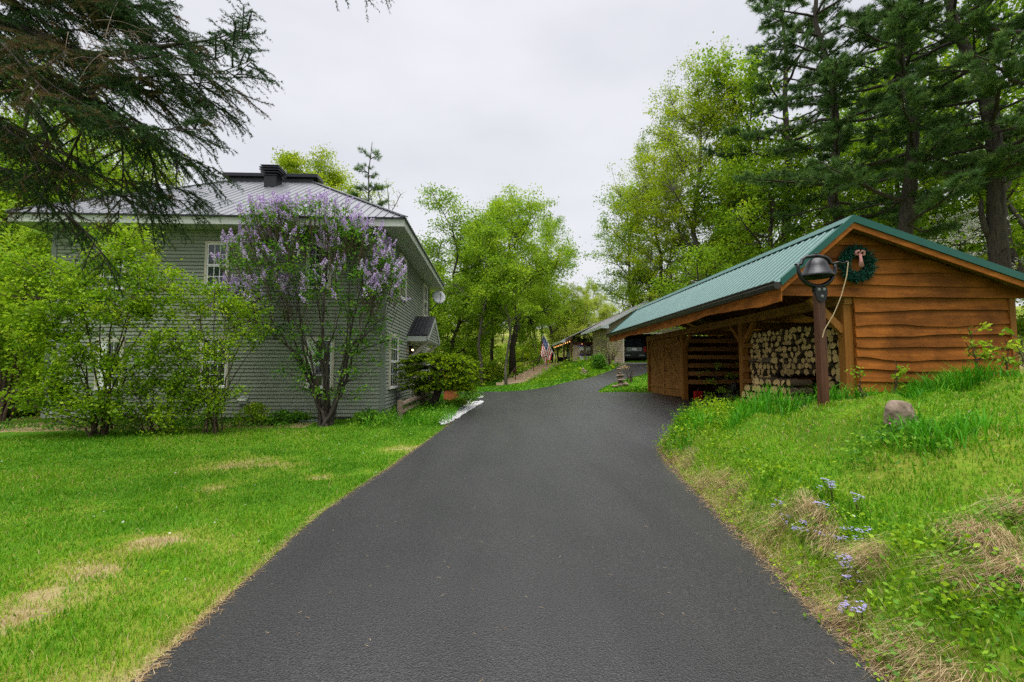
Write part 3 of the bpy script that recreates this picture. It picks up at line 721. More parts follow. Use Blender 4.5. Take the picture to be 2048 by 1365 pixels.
gw.prism([(EL+.12, WY-.03, 2.92), (ER-.12, WY-.03, 2.92), (ER-.12, WY-.03, 2.93), (RX, WY-.03, ZR-.14), (EL+.12, WY-.03, 2.97)], (0, .028, 0))
gw.build('gable_wall', M['wood'], shed)
mb = MB(); mb.box(WX, WX+.1, WY-.05, WY+.08, PZ-.1, 2.86, t=.5); mb.build('corner_board', M['woodv'], shed)
mb = MB()
for i, a in enumerate(np.arange(PZ-.1, 2.8, .22)): live_board(mb, (WX+.02, WY+.05, 0), Y1_, X1, 0, 10.05, a, a+.24, 300+i)
mb.box(WX-.05, WX+.015, WY+.04, 17.6, PZ-.1, 2.9); mb.build('side_wall', M['wood'], shed)
mb = MB()
for i, a in enumerate(np.arange(PZ-.1, 2.8, .22)): live_board(mb, (WX-.06, 17.6, 0), -X1, Y1_, 0, WX-.06-PX, a, a+.24, 330+i)
mb.box(PX, WX-.06, 17.52, 17.59, PZ-.1, 2.9); mb.build('end_wall', M['wood'], shed)
# slatted cross wall behind the open bay, with dark boarding behind
mb = MB()
for i, z in enumerate(np.arange(1.17, 2.8, .262)):
    live_board(mb, (PX+.08, 14.26, 0), X1, -Y1_, 0, 2.7, z, z+.135, 360+i, amp=.006, proj=.02)
mb.build('slat_wall', M['wood_in'], shed)
# plank door room at the far end
mb = MB()
for i, y in enumerate(np.arange(14.39, 17.4, .22)): mb.box(PX+.0, PX+.025, y+.002, min(y+.216, 17.42), PZ+.12, 2.72, t=float(RS.uniform(.2, .8)))
mb.build('plank_wall', M['wood_in'], shed)
for y0, y1 in ((14.46, 15.86), (15.96, 17.36)):
    mb = MB(); x = PX-.025
    mb.box(x, x+.024, y0, y1, 1.0, 1.12, t=.7); mb.box(x, x+.024, y0, y1, 2.4, 2.52, t=.7); mb.box(x-.002, x+.024, y0, y0+.1, .82, 2.66, t=.8)
    mb.beam((x+.01, y0+.1, 1.12), (x+.01, y1-.08, 2.38), .022, .1, t=.55)
    dd = mb.build('door', M['wood_in'], shed)
    mb = MB(); mb.tube([(x-.005, y1-.12, 1.55), (x-.05, y1-.12, 1.58), (x-.05, y1-.12, 1.74), (x-.005, y1-.12, 1.77)], .012, 6); mb.build('handle', M['iron'], dd)
# cross wall between firewood and bay
mb = MB()
for i, a in enumerate(np.arange(PZ, 2.7, .2)): mb.box(PX+.1, WX-.1, 10.87, 10.9, a, a+.16, t=float(RS.uniform(.1, .6)))
mb.build('rack_wall', M['wood_in'], shed)
mb = MB()
for z in (1.05, 1.35, 1.62, 1.9, 2.2): mb.beam((PX-.08, 10.73, z), (PX+.5, 10.73, z), .04, .1, t=.5)
mb.build('rack_bar', M['wood_in'], shed)

# ---- firewood: each log its own thing, sharing a dozen shapes
LOGS = []
def log_mesh(k):
    rg = np.random.default_rng(900+k); L = .42; kind = k % 4
    if kind == 0: ang = np.linspace(0, 2*PI, 13)[:-1]; pr = [(math.cos(a)*.5*rg.uniform(.9, 1.05), math.sin(a)*.5*rg.uniform(.9, 1.05)) for a in ang]
    elif kind == 1: ang = np.linspace(0, PI, 9); pr = [(math.cos(a)*.56, math.sin(a)*.56-.22) for a in ang]
    elif kind == 2: ang = np.linspace(0, PI*.55, 7); pr = [(-.28, -.3)]+[(math.cos(a)*.8-.28, math.sin(a)*.8-.3) for a in ang]
    else: pr = [(-.5, -.35), (.1, -.5), (.5, -.15), (.42, .3), (.0, .48), (-.42, .25)]
    pr = [(x*rg.uniform(.92, 1.08), y*rg.uniform(.92, 1.08)) for x, y in pr]; n = len(pr)
    mb = MB(); t = float(rg.uniform(.2, .9))
    mb.add([(0, x, y) for x, y in pr]+[(L, x*1.02, y*.98) for x, y in pr], [(i, (i+1) % n, n+(i+1) % n, n+i) for i in range(n)], 1, t)
    mb.add([(-.004, x*.985, y*.985) for x, y in pr], [tuple(range(n))[::-1]], 0, t); mb.add([(L+.004, x, y) for x, y in pr], [tuple(range(n))], 0, t)
    me = bpy.data.meshes.new('log'); me.from_pydata(mb.v, [], mb.f)
    me.materials.append(M['logend']); me.materials.append(M['logside']); me.polygons.foreach_set('material_index', mb.m)
    a = me.attributes.new('tint', 'FLOAT', 'POINT'); a.data.foreach_set('value', np.array(mb.t, np.float32)); return me
LMESH = [log_mesh(k) for k in range(14)]
def put_log(x, y, z, d, label, group, rx, rz=0):
    o = bpy.data.objects.new('firewood_log', random.choice(LMESH)); COL.objects.link(o)
    o.location = (x, y, z); o.scale = (random.uniform(.9, 1.05), d, d); o.rotation_euler = (rx, 0, rz)
    tag(o, label, 'log', group)
r0 = .135; row = 0; z = PZ+.22
while z < 2.74 and len(LOGS) < 236:
    y = 7.78+(.078 if row % 2 else 0)
    top = 2.62+.06*math.sin(row)
    while y < 10.72:
        d = random.uniform(.095, .15); y += d*.5
        if 8.3 < y < 9.9 and z < 1.5: y += d*.5; continue
        put_log(PX+.10+random.uniform(-.05, .07), y, z+random.uniform(-.014, .014), d*1.06, 'split firewood log in the tall stack under the shed roof', 'logs of the tall firewood stack', random.uniform(0, 6.28))
        LOGS.append(1); y += d*.5+.004
    z += r0*.9; row += 1
n2 = 0; z = PZ+.14; row = 0
while z < 1.78:
    y = 8.15+.09*row*.6
    while y < 10.05-row*.03 and n2 < 60:
        d = random.uniform(.11, .17)
        put_log(PX-.52+random.uniform(-.04, .04), y+d/2, z, d*1.04, 'split firewood log in the low stack in front of the tall one', 'logs of the low firewood stack', random.uniform(0, 6.28)); n2 += 1; y += d+.005
    z += .152; row += 1
for k, (y, zz_) in enumerate(((8.75, 1.74), (9.3, 1.75))):
    put_log(PX-.45+.05*k, y+.2, zz_+.06, .13, 'split log laid crosswise on top of the low firewood stack', 'logs laid across the low stack', random.uniform(0, 6), PI/2+random.uniform(-.2, .2))
# ---- mower parked in the open bay
mw = thing('lawn_mower', (7.0, 12.9, .74), 'dark lawn mower parked under the shed roof in front of the slatted wall', 'mower')
mb = MB(); mb.lathe([(0, .16), (.2, .17), (.3, .12), (.33, .04), (.31, .03)], (7.0, 12.9, .80), 18); mb.box(6.85, 7.15, 12.72, 13.1, .95, 1.12); mb.build('deck', M['iron'], mw)
mb = MB(); mb.lathe([(0, .12), (.1, .12), (.13, .08), (.13, 0)], (7.0, 12.9, 1.12), 14); mb.build('engine', M['black'], mw)
for dx in (-.3, .3):
    for dy in (-.28, .3):
        mb = MB(); mb.lathe([(0, -.03), (.07, -.03), (.1, -.025), (.1, .025), (.07, .03), (0, .03)], (7.0+dx, 12.9+dy, .80), 14, ax=(Y1_, Z, X1)); mb.build('wheel', M['black'], mw)
mb = MB(); mb.tube([(6.72, 13.05, .98), (6.74, 13.7, 1.6), (7.26, 13.7, 1.6), (7.28, 13.05, .98)], .014, 6); mb.build('handle', M['iron'], mw)
cn = thing('fuel_can', (6.4, 14.0, .74), 'small red fuel can on the shed rail beside the slatted wall', 'fuel can')
cn.location.z = h1(6.4, 14.0)+.012; WO[cn][2] = cn.location.z
mb = MB(); c = WO[cn]; mb.box(c[0]-.11, c[0]+.11, c[1]-.08, c[1]+.08, c[2], c[2]+.27); red = mat('red_plastic', (.35, .012, .01), (.42, .02, .015), rough=.4); mb.build('body', red, cn)
mb = MB(); mb.tube([c+(0, 0, .27), c+(.02, 0, .34), c+(.12, 0, .38)], .018, 7); mb.build('spout', M['black'], cn)

# ------------------------------------------------------------------ bell on its post
b0 = at(1648, 829, 6.0); bz = h1(b0[0], 6.0)
bell = thing('dinner_bell', (b0[0], 6.0, bz), 'black cast-iron dinner bell in a yoke on a dark red timber post', 'bell')
tp = at(1634, 592, 6.0)
mb = MB(); x0, x1 = b0[0], b0[0]+.012
mb.prism([(x0-.048, 5.95, bz-.3), (x0+.048, 5.95, bz-.3), (x0+.048, 6.05, bz-.3), (x0-.048, 6.05, bz-.3)], (0.0, 0, tp[2]+.08-bz+.3)); mb.build('post', M['post_dark'], bell)
bc = np.array([x0-.01, 5.92, tp[2]+.03])                       # bracket plate on the post face
BS = .78
mb = MB(); pl = [(-.10, .10), (.10, .10), (.105, -.02), (.07, -.13), (0, -.16), (-.07, -.13), (-.105, -.02)]
mb.prism([bc+(a*.8, .03, z*.8) for a, z in pl], (0, -.02, 0))
br = mb.build('bracket_plate', M['iron'], bell)
for a, z in ((-.045, .055), (.045, .06), (.005, -.06)):
    mb = MB(); mb.lathe([(0, -.014), (.012, -.014), (.013, -.006), (.021, -.004), (.022, .0)], bc+(a*.8, .008, z*.8), 14, ax=(X1, Z, Y1_)); mb.build('bolt', M['galv'], br)
# cradle: U-shaped arms up to the pivots
cz = bc[2]+.05; ctr = np.array([x0-.03, 5.98, cz+.36*.78])
mb = MB(); ang = np.linspace(math.radians(172), math.radians(368), 25)
path = np.stack([ctr[0]+.262*np.cos(ang)*np.where(np.sin(ang) < -.6, 1.0, 1.0), np.full(25, ctr[1]), ctr[2]+.03+.258*np.sin(ang)*np.where(np.sin(ang) < 0, 1.02, 1)], 1)
for i in range(24): pass
mb.tube(path, np.linspace(.021, .021, 25)+.011*np.abs(np.cos(ang*1.0-PI*1.5)), 8)
mb.box(ctr[0]-.05, ctr[0]+.06, 5.955, 6.02, cz-.03, cz+.06)
mb.build('cradle', M['iron'], bell, smooth=True)
mb = MB(); yk = [(-.39, .085), (-.30, .085), (-.265, .10), (-.25, .17), (-.20, .215), (-.08, .235), (0, .245), (.08, .235), (.18, .215), (.235, .17), (.25, .115), (.30, .105), (.36, .105)]
mb.tube([ctr+(a*BS, 0, z*BS) for a, z in yk], [q*BS for q in (.018, .024, .028, .03, .03, .03, .032, .03, .03, .03, .028, .026, .02)], 8)
mb.blob(ctr+(0, 0, .28*BS), (.02, .02, .02), 1, 2, rough=0); mb.build('yoke', M['iron'], bell, smooth=True)
mb = MB(); mb.tube([ctr+BS*np.array(q) for q in ((.30, 0, .10), (.40, -.01, .135), (.47, -.01, .115), (.55, -.01, .125))], [.015, .014, .012, .011], 7); mb.lathe([(0, .02), (.02, .016), (.022, -.01), (0, -.016)], ctr+BS*np.array((.55, -.012, .13)), 9)
mb.build('crank', M['iron'], bell, smooth=True)
mb = MB(); mb.lathe([(r*BS*1.1, z*BS) for r, z in ((0, .225), (.05, .225), (.10, .205), (.14, .155), (.16, .09), (.185, .02), (.222, -.045), (.238, -.08), (.245, -.10), (.232, -.115), (.205, -.075), (.15, .02), (.1, .14), (0, .18))], ctr-Z*.02, 36)
mb.build('bell', M['iron'], bell, smooth=True)
rp = [ctr+q for q in np.array([(.43, -.03, .10), (.39, -.04, -.10), (.29, -.05, -.38), (.17, -.06, -.62), (.02, -.07, -.84), (-.01, -.07, -.94)])]
mb = MB(); t_ = np.linspace(0, 5, 24); mb.tube(np.stack([np.interp(t_, range(6), [p[i] for p in rp]) for i in range(3)], 1), .006, 6)
rope = mb.build('rope', M['rope'], None, origin=rp[0]); tag(rope, 'thin tan pull rope slanting down from the bell crank to its post', 'rope')
# ------------------------------------------------------------------ wreath on the gable
wc = at(1712, 529, WY-.10)
wr = thing('wreath', wc, 'round dark green wreath with a pale red bow hung on the shed gable', 'wreath')
rg = np.random.default_rng(44); n = 1200
a = rg.uniform(0, 2*PI, n); rr_ = .225*np.ones(n); P = np.stack([wc[0]+rr_*np.cos(a), np.full(n, wc[1]), wc[2]+rr_*np.sin(a)], 1)
off = unit(rg.normal(size=(n, 3)))*rg.uniform(.02, .07, (n, 1)); D = unit(np.stack([-np.sin(a), 0*a, np.cos(a)], 1)*rg.uniform(-.2, 1, (n, 1))+unit(rg.normal(size=(n, 3)))*.8-Y1_*.2)
V, F = needle_tris(P+off, P+off+D*.085, 16, .034, .012, .7, rg); bulk('greenery', V, F, LM['wreath'], np.repeat(rg.uniform(0, 1, n), 48), wr)
mb = MB(); ang = np.linspace(0, 2*PI, 25); mb.tube(np.stack([wc[0]+.215*np.cos(ang), np.full(25, wc[1]), wc[2]+.215*np.sin(ang)], 1), .04, 7); mb.build('ring', M['bark'], wr)
bow = mat('bow_fabric', (.30, .05, .05), (.62, .36, .33), rough=.8, scale=45)
mb = MB(); c = wc+(.0, -.09, .17)
for s in (-1, 1): 
    lp = np.array([c+(0, 0, 0), c+(s*.035, -.02, .035), c+(s*.07, -.01, .02), c+(s*.075, 0, -.03), c+(s*.04, .01, -.03), c]); mb.tube(lp, [.01, .02, .022, .022, .018, .01], 6)
mb.prism([c+(-.018, 0, 0), c+(.018, 0, 0), c+(.034, -.005, -.12), c+(.05, -.01, -.23), c+(.0, -.012, -.245), c+(-.045, -.01, -.23), c+(-.02, -.005, -.12)], (0, -.012, 0)); mb.blob(c, .022, 2, 2)
mb.build('bow', bow, wr, smooth=True)
# ------------------------------------------------------------------ long tan building up the slope
far = thing('long_house', (11.0, 44, 2.2), 'long tan clapboard building with a grey shingle roof, open porch and garage on the rise', 'building')
GF = 2.18
mb = MB(); siding(mb, (8.62, 34, 0), X1, -Y1_, GF, 5.05, .125, lambda z: (.0, 1.28), proj=.02); siding(mb, (9.9, 34, 0), X1, -Y1_, 4.45, 5.6, .125, lambda z: (0, 2.9), proj=.02); siding(mb, (12.8, 34, 0), X1, -Y1_, GF, 5.05, .125, lambda z: (0, 2.0), proj=.02)
siding(mb, (8.62, 34, 0), X1, -Y1_, 5.05, 6.7, .125, lambda z: ((z-5.05)*1.75, 6.0-(z-5.05)*1.75), proj=.02)
mb.box(8.62, 9.9, 34, 34.1, GF, 5.05); mb.box(12.8, 14.8, 34, 34.1, GF, 5.05); mb.box(9.9, 12.8, 34, 34.1, 4.45, 5.05)
mb.build('garage_front', M['tan_siding'], far)
mb = MB(); siding(mb, (8.62, 38.6, 0), -Y1_, -X1, GF, 5.05, .125, lambda z: (.0, 4.6), proj=.02); mb.box(8.62, 8.7, 34.1, 38.6, GF, 5.05); mb.build('garage_side', M['tan_siding'], far)
mb = MB(); mb.box(8.70, 14.8, 38.5, 38.6, GF, 5.0); mb.box(14.7, 14.8, 34.1, 38.5, GF, 5.0); mb.build('garage_inner_wall', M['dkwood'], far)
mb = MB(); mb.box(9.84, 9.93, 33.93, 34.12, GF, 4.5); mb.box(12.76, 12.86, 33.93, 34.12, GF, 4.5); mb.box(9.93, 12.76, 33.93, 34.12, 4.38, 4.5); mb.build('door_frame', M['cream'], far)
mb = MB(); mb.box(8.5, 14.9, 33.2, 38.5, GF-.5, GF+.0); mb.build('garage_slab', M['concrete'], far)
mb = MB(); mb.box(6.9, 15, 41.4, 56.4, GF-.7, GF+.02); mb.build('porch_slab', M['concrete'], far)
# porch wall with the flower boxes
mb = MB(); siding(mb, (8.22, 46, 0), X1, -Y1_, GF+.02, 4.3, .13, lambda z: (0, 4.0), proj=.02); mb.box(8.22, 12.2, 46, 46.12, GF, 4.3); mb.build('porch_wall', M['tan_siding'], far)
mb = MB(); mb.box(8.16, 12.2, 45.93, 46.0-.025, 4.22, 4.52); mb.build('wall_beam', M['dkwood'], far)
mb = MB(); mb.box(12.2, 14.8, 46.2, 55.5, GF, 4.9); mb.build('inner_wall', M['dkwood'], far)
for y in (42.4, 46.9, 51.4, 55.8):
    mb = MB(); mb.box(7.32, 7.48, y-.08, y+.08, GF, 4.5); mb.build('porch_post', M['dkwood'], far)
mb = MB(); mb.box(7.33, 7.47, 42.2, 56, 4.5, 4.7); mb.build('porch_beam', M['dkwood'], far)
# roof: ridge along the drive, eaves stepping
rdx, rdz = 11.6, 6.85
mb = MB()
for xa, za, y0, y1 in ((8.2, 4.98, 33.4, 39.0), (9.0, 5.38, 39.0, 45.4), (7.05, 4.66, 45.4, 56.5)):
    mb.prism([(xa, y0, za), (rdx, y0, rdz), (rdx, y1, rdz), (xa, y1, za)], (0, 0, -.07))
mb.prism([(15.2, 33.4, 4.9), (15.2, 56.5, 4.9), (rdx, 56.5, rdz), (rdx, 33.4, rdz)], (0, 0, -.07))
rf = mb.build('roof', M['shingle'], far)
for xa, za, y0, y1 in ((8.2, 4.98, 33.4, 39.0), (9.0, 5.38, 39.0, 45.4), (7.05, 4.66, 45.4, 56.5)):
    mb = MB(); mb.box(xa-.12, xa-.005, y0-.03, y1, za-.22, za-.02); mb.box(xa, xa+.45, y0-.032, y0, za-.24, za+.05); mb.build('gutter', M['pale_metal'], rf)
mb = MB(); mb.prism([(8.2, 33.36, 4.98), (rdx, 33.36, rdz), (rdx, 33.36, rdz-.2), (8.2, 33.36, 4.78)], (0, .035, 0)); mb.prism([(15.2, 33.36, 4.9), (15.2, 33.36, 4.7), (rdx, 33.36, rdz-.2), (rdx, 33.36, rdz)], (0, .035, 0)); mb.build('rake_board', M['pale_metal'], rf)
mb = MB(); mb.tube([(7.0, 45.6, 4.5), (7.2, 45.7, 4.2), (7.26, 55.9, 4.2), (7.26, 55.9, 2.3)], .04, 6); mb.build('downpipe', M['pale_metal'], rf)
# planters on the porch wall, all alike but their place
spots = [(1163, 697, 'upper left'), (1176.5, 697, 'upper right'), (1163, 715.5, 'lower left'), (1176, 715.5, 'lower right')]
purple = leafmat('purple_bloom', [(0, (.06, .02, .22)), (1, (.20, .08, .45))], trans=.2)
for px, py, nm in spots:
    c = at(px, py, 45.84)
    o = thing('wall_planter', c, 'white planter of purple flowers on the tan porch wall, %s of four' % nm, 'planter', 'white planters on the porch wall')
    mb = MB(); mb.prism([c+(-.2, -.12, -.2), c+(.2, -.12, -.2), c+(.2, .1, -.2), c+(-.2, .1, -.2)], (0, 0, .3)); mb.box(c[0]-.24, c[0]+.24, c[1]-.15, c[1]+.12, c[2]+.1, c[2]+.14); mb.box(c[0]-.22, c[0]-.16, c[1]+.05, c[1]+.13, c[2]-.42, c[2]+.2)
    mb.build('box', M['white'], o)
    P = c+RS.normal(size=(110, 3))*(.15, .07, .07)+Z*.23; V, F = leaf_quads(P, .10, RS); bulk('flowers', V, F, purple, np.repeat(RS.uniform(0, 1, 110), 4), o)
    P = c+RS.normal(size=(40, 3))*(.16, .06, .12)+Z*.08-Y1_*.08; V, F = leaf_quads(P, .10, RS); bulk('foliage', V, F, LM['shrub'], np.repeat(RS.uniform(0, .6, 40), 4), o)
# string of warm bulbs along the porch
cord = [(7.25, y, 4.42-.07*abs(math.sin((y-42)*PI/2.3))) for y in np.arange(42.2, 56, .3)]+[(x, 45.86, 4.35-.05*abs(math.sin(x*2.4))) for x in np.arange(8.2, 11, .3)]
sl_ = thing('string_lights', (7.25, 42.2, 4.42), 'string of small warm bulbs hung along the porch beam of the tan building', 'string lights')
mb = MB(); mb.tube(cord[:46], .012, 4); mb.tube(cord[46:], .012, 4); mb.build('cord', M['black'], sl_)
bm_ = emit('porch_bulb', (1, .42, .12), 3.0)
for k in range(1, len(cord), 4):
    mb = MB(); mb.blob(np.array(cord[k])-Z*.06, (.05, .05, .06), k, 1, rough=0); mb.build('bulb', bm_, sl_)
# wind chime, bench on the porch
wch = thing('wind_chime', (7.9, 46.6, 3.6), 'pale wind chime hanging beside the porch posts', 'wind chime')
c = np.array((7.75, 46.3, 3.5))
mb = MB(); mb.lathe([(0, .03), (.13, .02), (.13, 0), (0, 0)], c, 10); mb.tube([c, c+(0, 0, .9)], .008, 4); mb.build('top_disc', M['old_rail'], wch)
for k in range(5):
    q = c+(.1*math.cos(k*1.257), .1*math.sin(k*1.257), 0); mb = MB(); mb.tube([q, q-Z*(.5+.08*k)], .022, 6); mb.build('tube', M['galv'], wch)
bn = thing('porch_bench', (8.0, 53.5, GF), 'dark timber bench standing at the far end of the porch', 'bench')
for nm, bx in (('seat', (7.7, 9.2, 53.2, 53.8, 2.62, 2.7)), ('backrest', (7.7, 9.2, 53.78, 53.86, 2.7, 3.2)), ('leg', (7.75, 7.85, 53.25, 53.75, GF+.02, 2.62)), ('leg', (9.05, 9.15, 53.25, 53.75, GF+.02, 2.62))):
    mb = MB(); mb.box(*bx); mb.build(nm, M['black'], bn)
# ------------------------------------------------------------------ dark SUV parked nose-in in the garage
carp = mat('car_paint_dark', (.018, .02, .024), (.024, .026, .03), rough=.22, metal=.4, spec=.6)
tl = mat('tail_lamp', (.25, .01, .01), (.3, .015, .012), rough=.2)
car = thing('parked_suv', (11.0, 34.5, GF), 'dark grey car parked nose-in inside the open garage, rear facing out', 'car')
cx0, cx1, cy0 = 10.05, 11.95, 34.9
mb = MB(); side = [(.35, 0.05), (.55, 0), (.95, .02), (1.25, .03), (1.32, .10), (1.90, .42), (1.97, .8), (1.97, 3.0), (1.35, 4.0), (1.2, 4.9), (.5, 5.0), (.35, 4.9)]
mb.prism([(cx0, cy0+y, GF+z) for z, y in side], (cx1-cx0, 0, 0)); body = mb.build('body', carp, car)
md = body.modifiers.new('bevel', 'BEVEL'); md.width = .07; md.segments = 3
mb = MB(); mb.prism([(cx0+.2, cy0+.105, GF+1.36), (cx1-.2, cy0+.105, GF+1.36), (cx1-.3, cy0+.375, GF+1.84), (cx0+.3, cy0+.375, GF+1.84)], (0, -.012, .006)); mb.build('rear_window', M['glass'], car)
for x in (cx0+.02, cx1-.2):
    mb = MB(); mb.box(x, x+.18, cy0-.02, cy0+.1, GF+.85, GF+1.28); mb.build('tail_light', tl, car)
mb = MB(); mb.box(cx0+.35, cx1-.35, cy0-.02, cy0+.03, GF+.92, GF+1.22); mb.build('plate_recess', M['galv'], car)
mb = MB(); mb.box(10.83, 11.17, cy0-.032, cy0-.018, GF+.99, GF+1.15); mb.build('licence_plate', M['white'], car)
mb = MB(); mb.box(cx0-.03, cx1+.03, cy0-.10, cy0+.06, GF+.42, GF+.70); bp = mb.build('bumper', M['black'], car)
for x in (cx0+.2, cx1-.6):
    mb = MB(); mb.box(x, x+.4, cy0-.115, cy0-.09, GF+.56, GF+.64); mb.build('reflector', M['galv'], bp)
for x in (cx0-.02, cx1-.22):
    for y in (.9, 4.0):
        mb = MB(); mb.lathe([(0, 0), (.22, 0), (.36, .02), (.37, .06), (.37, .18), (.36, .22), (.22, .24), (0, .24)], (x, cy0+y, GF+.37), 22, ax=(Y1_, Z, X1)); mb.build('wheel', M['black'], car)
M['tread'] = mat('tan_gravel_tread', (.42, .31, .20), (.56, .44, .30), rough=.95, scale=9, bump=.3)
# ------------------------------------------------------------------ timber steps, rail, flag
st0, st1 = np.array([1.1, 28.6]), np.array([5.6, 39.6])
stairs = thing('garden_stairs', (1.1, 28.6, .7), 'timber-edged tan stairs climbing the grassy slope to the porch', 'stairs')
z0 = h1(*st0); z1 = 2.2; ns = 11; dxy = (st1-st0)/ns; rt = np.array([.92, -.38])
for k in range(ns):
    a = st0+dxy*k; b = a+dxy*1.02; zz = max(z0+(z1-z0)*(k+1)/ns, h1(*(a+dxy*.6))+.06)+.03; hw = .85
    c4 = [np.r_[a-rt*hw, zz-.4], np.r_[a+rt*hw, zz-.4], np.r_[b+rt*hw, zz-.4], np.r_[b-rt*hw, zz-.4]]
    mb = MB(); mb.prism([q+(0, 0, -.1) for q in c4], (0, 0, .49)); sp_ = mb.build('step', M['tread'], stairs)
    mb = MB(); mb.beam(np.r_[a-rt*(hw+.06), zz-.085], np.r_[a+rt*(hw+.06), zz-.085], .15, .17); mb.build('riser_timber', M['tread'], sp_); mb = MB(); mb.beam(np.r_[a+rt*(hw+.05), zz-.09], np.r_[b+rt*(hw+.05), zz-.09], .12, .16); mb.build('side_timber', M['bark'], sp_)
hr = thing('handrail', (1.0, 29, z0), 'dark handrail on thin posts along the timber stairs', 'handrail')
mb = MB(); rl = []
for k in (1.2, 5.0, 8.4, 11):
    a = st0+dxy*k-rt*.1; zz = z0+(z1-z0)*k/ns; rl.append(np.r_[a, zz+.95]); mb2 = MB(); mb2.tube([np.r_[a, zz-.25], np.r_[a, zz+.95]], .035, 6); mb2.build('rail_post', M['dkwood'], hr)
mb.tube([np.r_[st0-rt*.2, z0+.35]]+rl, .03, 6); mb.build('rail', M['dkwood'], hr)
# flag
fy = 44.0; p0 = at(1107, 708, fy); p1 = at(1086, 668, fy)
flag = thing('flag', p0, 'striped red, white and blue flag hanging from a slanted pole at the porch corner', 'flag')
mb = MB(); mb.tube([p0+(.2, 0, -.35), p1], .022, 6); mb.build('pole', M['white'], flag)
fm = [mat('flag_red', (.62, .02, .035), (.68, .03, .04), rough=.8), mat('flag_white', (.84, .84, .86), (.88, .88, .88), rough=.8), mat('flag_blue', (.03, .05, .20), (.04, .06, .24), rough=.8)]
mb = MB(); Hh = np.linalg.norm(p1-p0)*.92; hd = unit(p0-p1); fl = 2.0                    # hoist runs down the pole, fly hangs down
NU, NV = 39, 26
def fp(u, v):   # u along hoist 0..1 (top of pole first), v along fly
    q = p1+hd*(u*Hh)
    dn = np.array([-.10-.12*u, 0, -1.0]); dn = unit(dn)
    return q+dn*(v*fl)+np.array([.05*math.sin(v*5+u*4)*v, .10*math.sin(u*9+v*3)*(.3+v), 0])-hd*(v*.18*u)
for i in range(NU):
    for j in range(NV):
        u0, u1, v0, v1 = i/NU, (i+1)/NU, j/NV, (j+1)/NV; st = int(i*13/NU); cm = 0 if st % 2 == 0 else 1
        if u0 < 7/13-.001 and v0 < .4:
            cm = 2
            if (i % 4 == 1) and (j % 2 == 1 if (i//4) % 2 else j % 2 == 0) and .02 < v0 < .38: cm = 1
        mb.quad(fp(u0, v0), fp(u1, v0), fp(u1, v1), fp(u0, v1), cm)
fo = mb.build('cloth', fm, flag, smooth=True); so_ = fo.modifiers.new('solid', 'SOLIDIFY'); so_.thickness = .006
# ------------------------------------------------------------------ stacked stones
def cairn(name, c, stones, label):
    o = thing(name, c, label, 'stone stack')
    for i, (dx, dy, dz, r) in enumerate(stones):
        mb = MB(); mb.blob(np.array(c)+np.array((dx, dy, dz))*.78, np.array(r)*.78, int(c[0]*100)+i*7, 3, t=float(RS.uniform(.2, .9))); mb.build('stone', M['rock'], o, smooth=True)
g = G(1240, 775); cairn('stone_cairn', g, [(0, 0, .10, (.26, .22, .15)), (.26, -.05, .14, (.26, .2, .17)), (-.3, -.05, .04, (.22, .16, .09)), (.02, 0, .29, (.2, .17, .09)), (.06, 0, .42, (.27, .2, .08)), (-.02, 0, .53, (.16, .15, .07)), (.03, 0, .66, (.25, .18, .10)), (-.03, 0, .80, (.14, .13, .07)), (-.03, 0, .93, (.13, .12, .09)), (-.04, 0, 1.05, (.14, .11, .05))], 'tall cairn of balanced stones on the grass island beside the drive')
g = G(1167, 751); cairn('stone_cairn', g, [(0, 0, .12, (.3, .22, .16)), (.3, 0, .10, (.2, .18, .14)), (0, 0, .34, (.2, .17, .14)), (.2, 0, .3, (.12, .12, .14)), (-.02, 0, .52, (.1, .1, .09))], 'low squat pile of stones on the slope below the porch')
# ------------------------------------------------------------------ rail fences
def log_fence(name, pts, zr, label, r=.06, posth=.95):
    o = thing(name, (*pts[0], h1(*pts[0])), label, 'fence')
    for i, q in enumerate(pts):
        g = h1(*q); mb = MB(); mb.tube([(q[0], q[1], g-.2), (q[0]+.01, q[1], g+posth*.5), (q[0], q[1], g+posth)], [.085, .08, .075], 8); mb.build('post', M['old_rail'], o)
        if i: 
            for zz in zr:
                a = np.array([*pts[i-1], h1(*pts[i-1])+zz]); b = np.array([*q, g+zz-.03]); mb = MB(); mb.tube([a, (a+b)/2+(0, 0, .03), b], [r, r*1.1, r*.9], 8); mb.build('rail', M['old_rail'], o)
gy_ = 13.6; gxs = [(-20.5, 15.6), (-17.6, 15.0), (-14.9, 14.5), (-12.6, 14.2)]
log_fence('rail_fence', gxs, (.35, .82), 'weathered split-rail fence leaving the left corner of the house', posth=1.0)
log_fence('rail_fence', [(-2.42, 12.1), (-2.2, 14.6), (-2.15, 16.6)], (.22, .42), 'short low log fence on thick posts near the right corner of the house', posth=.56, r=.07)
mb = MB(); c = (-2.5, 12.2, h1(-2.5, 12.2)); mb.tube([(c[0], c[1], c[2]-.1), (c[0], c[1], c[2]+.68), (c[0], c[1], c[2]+.74)], [.04, .035, .012], 8); mb.lathe([(0, .1), (.05, .08), (.055, .02), (.03, 0)], (c[0], c[1], c[2]+.6), 8)
o = mb.build('garden_stake', M['iron'], None, origin=c); tag(o, 'dark garden stake standing beside the thick fence post at the house corner', 'stake')
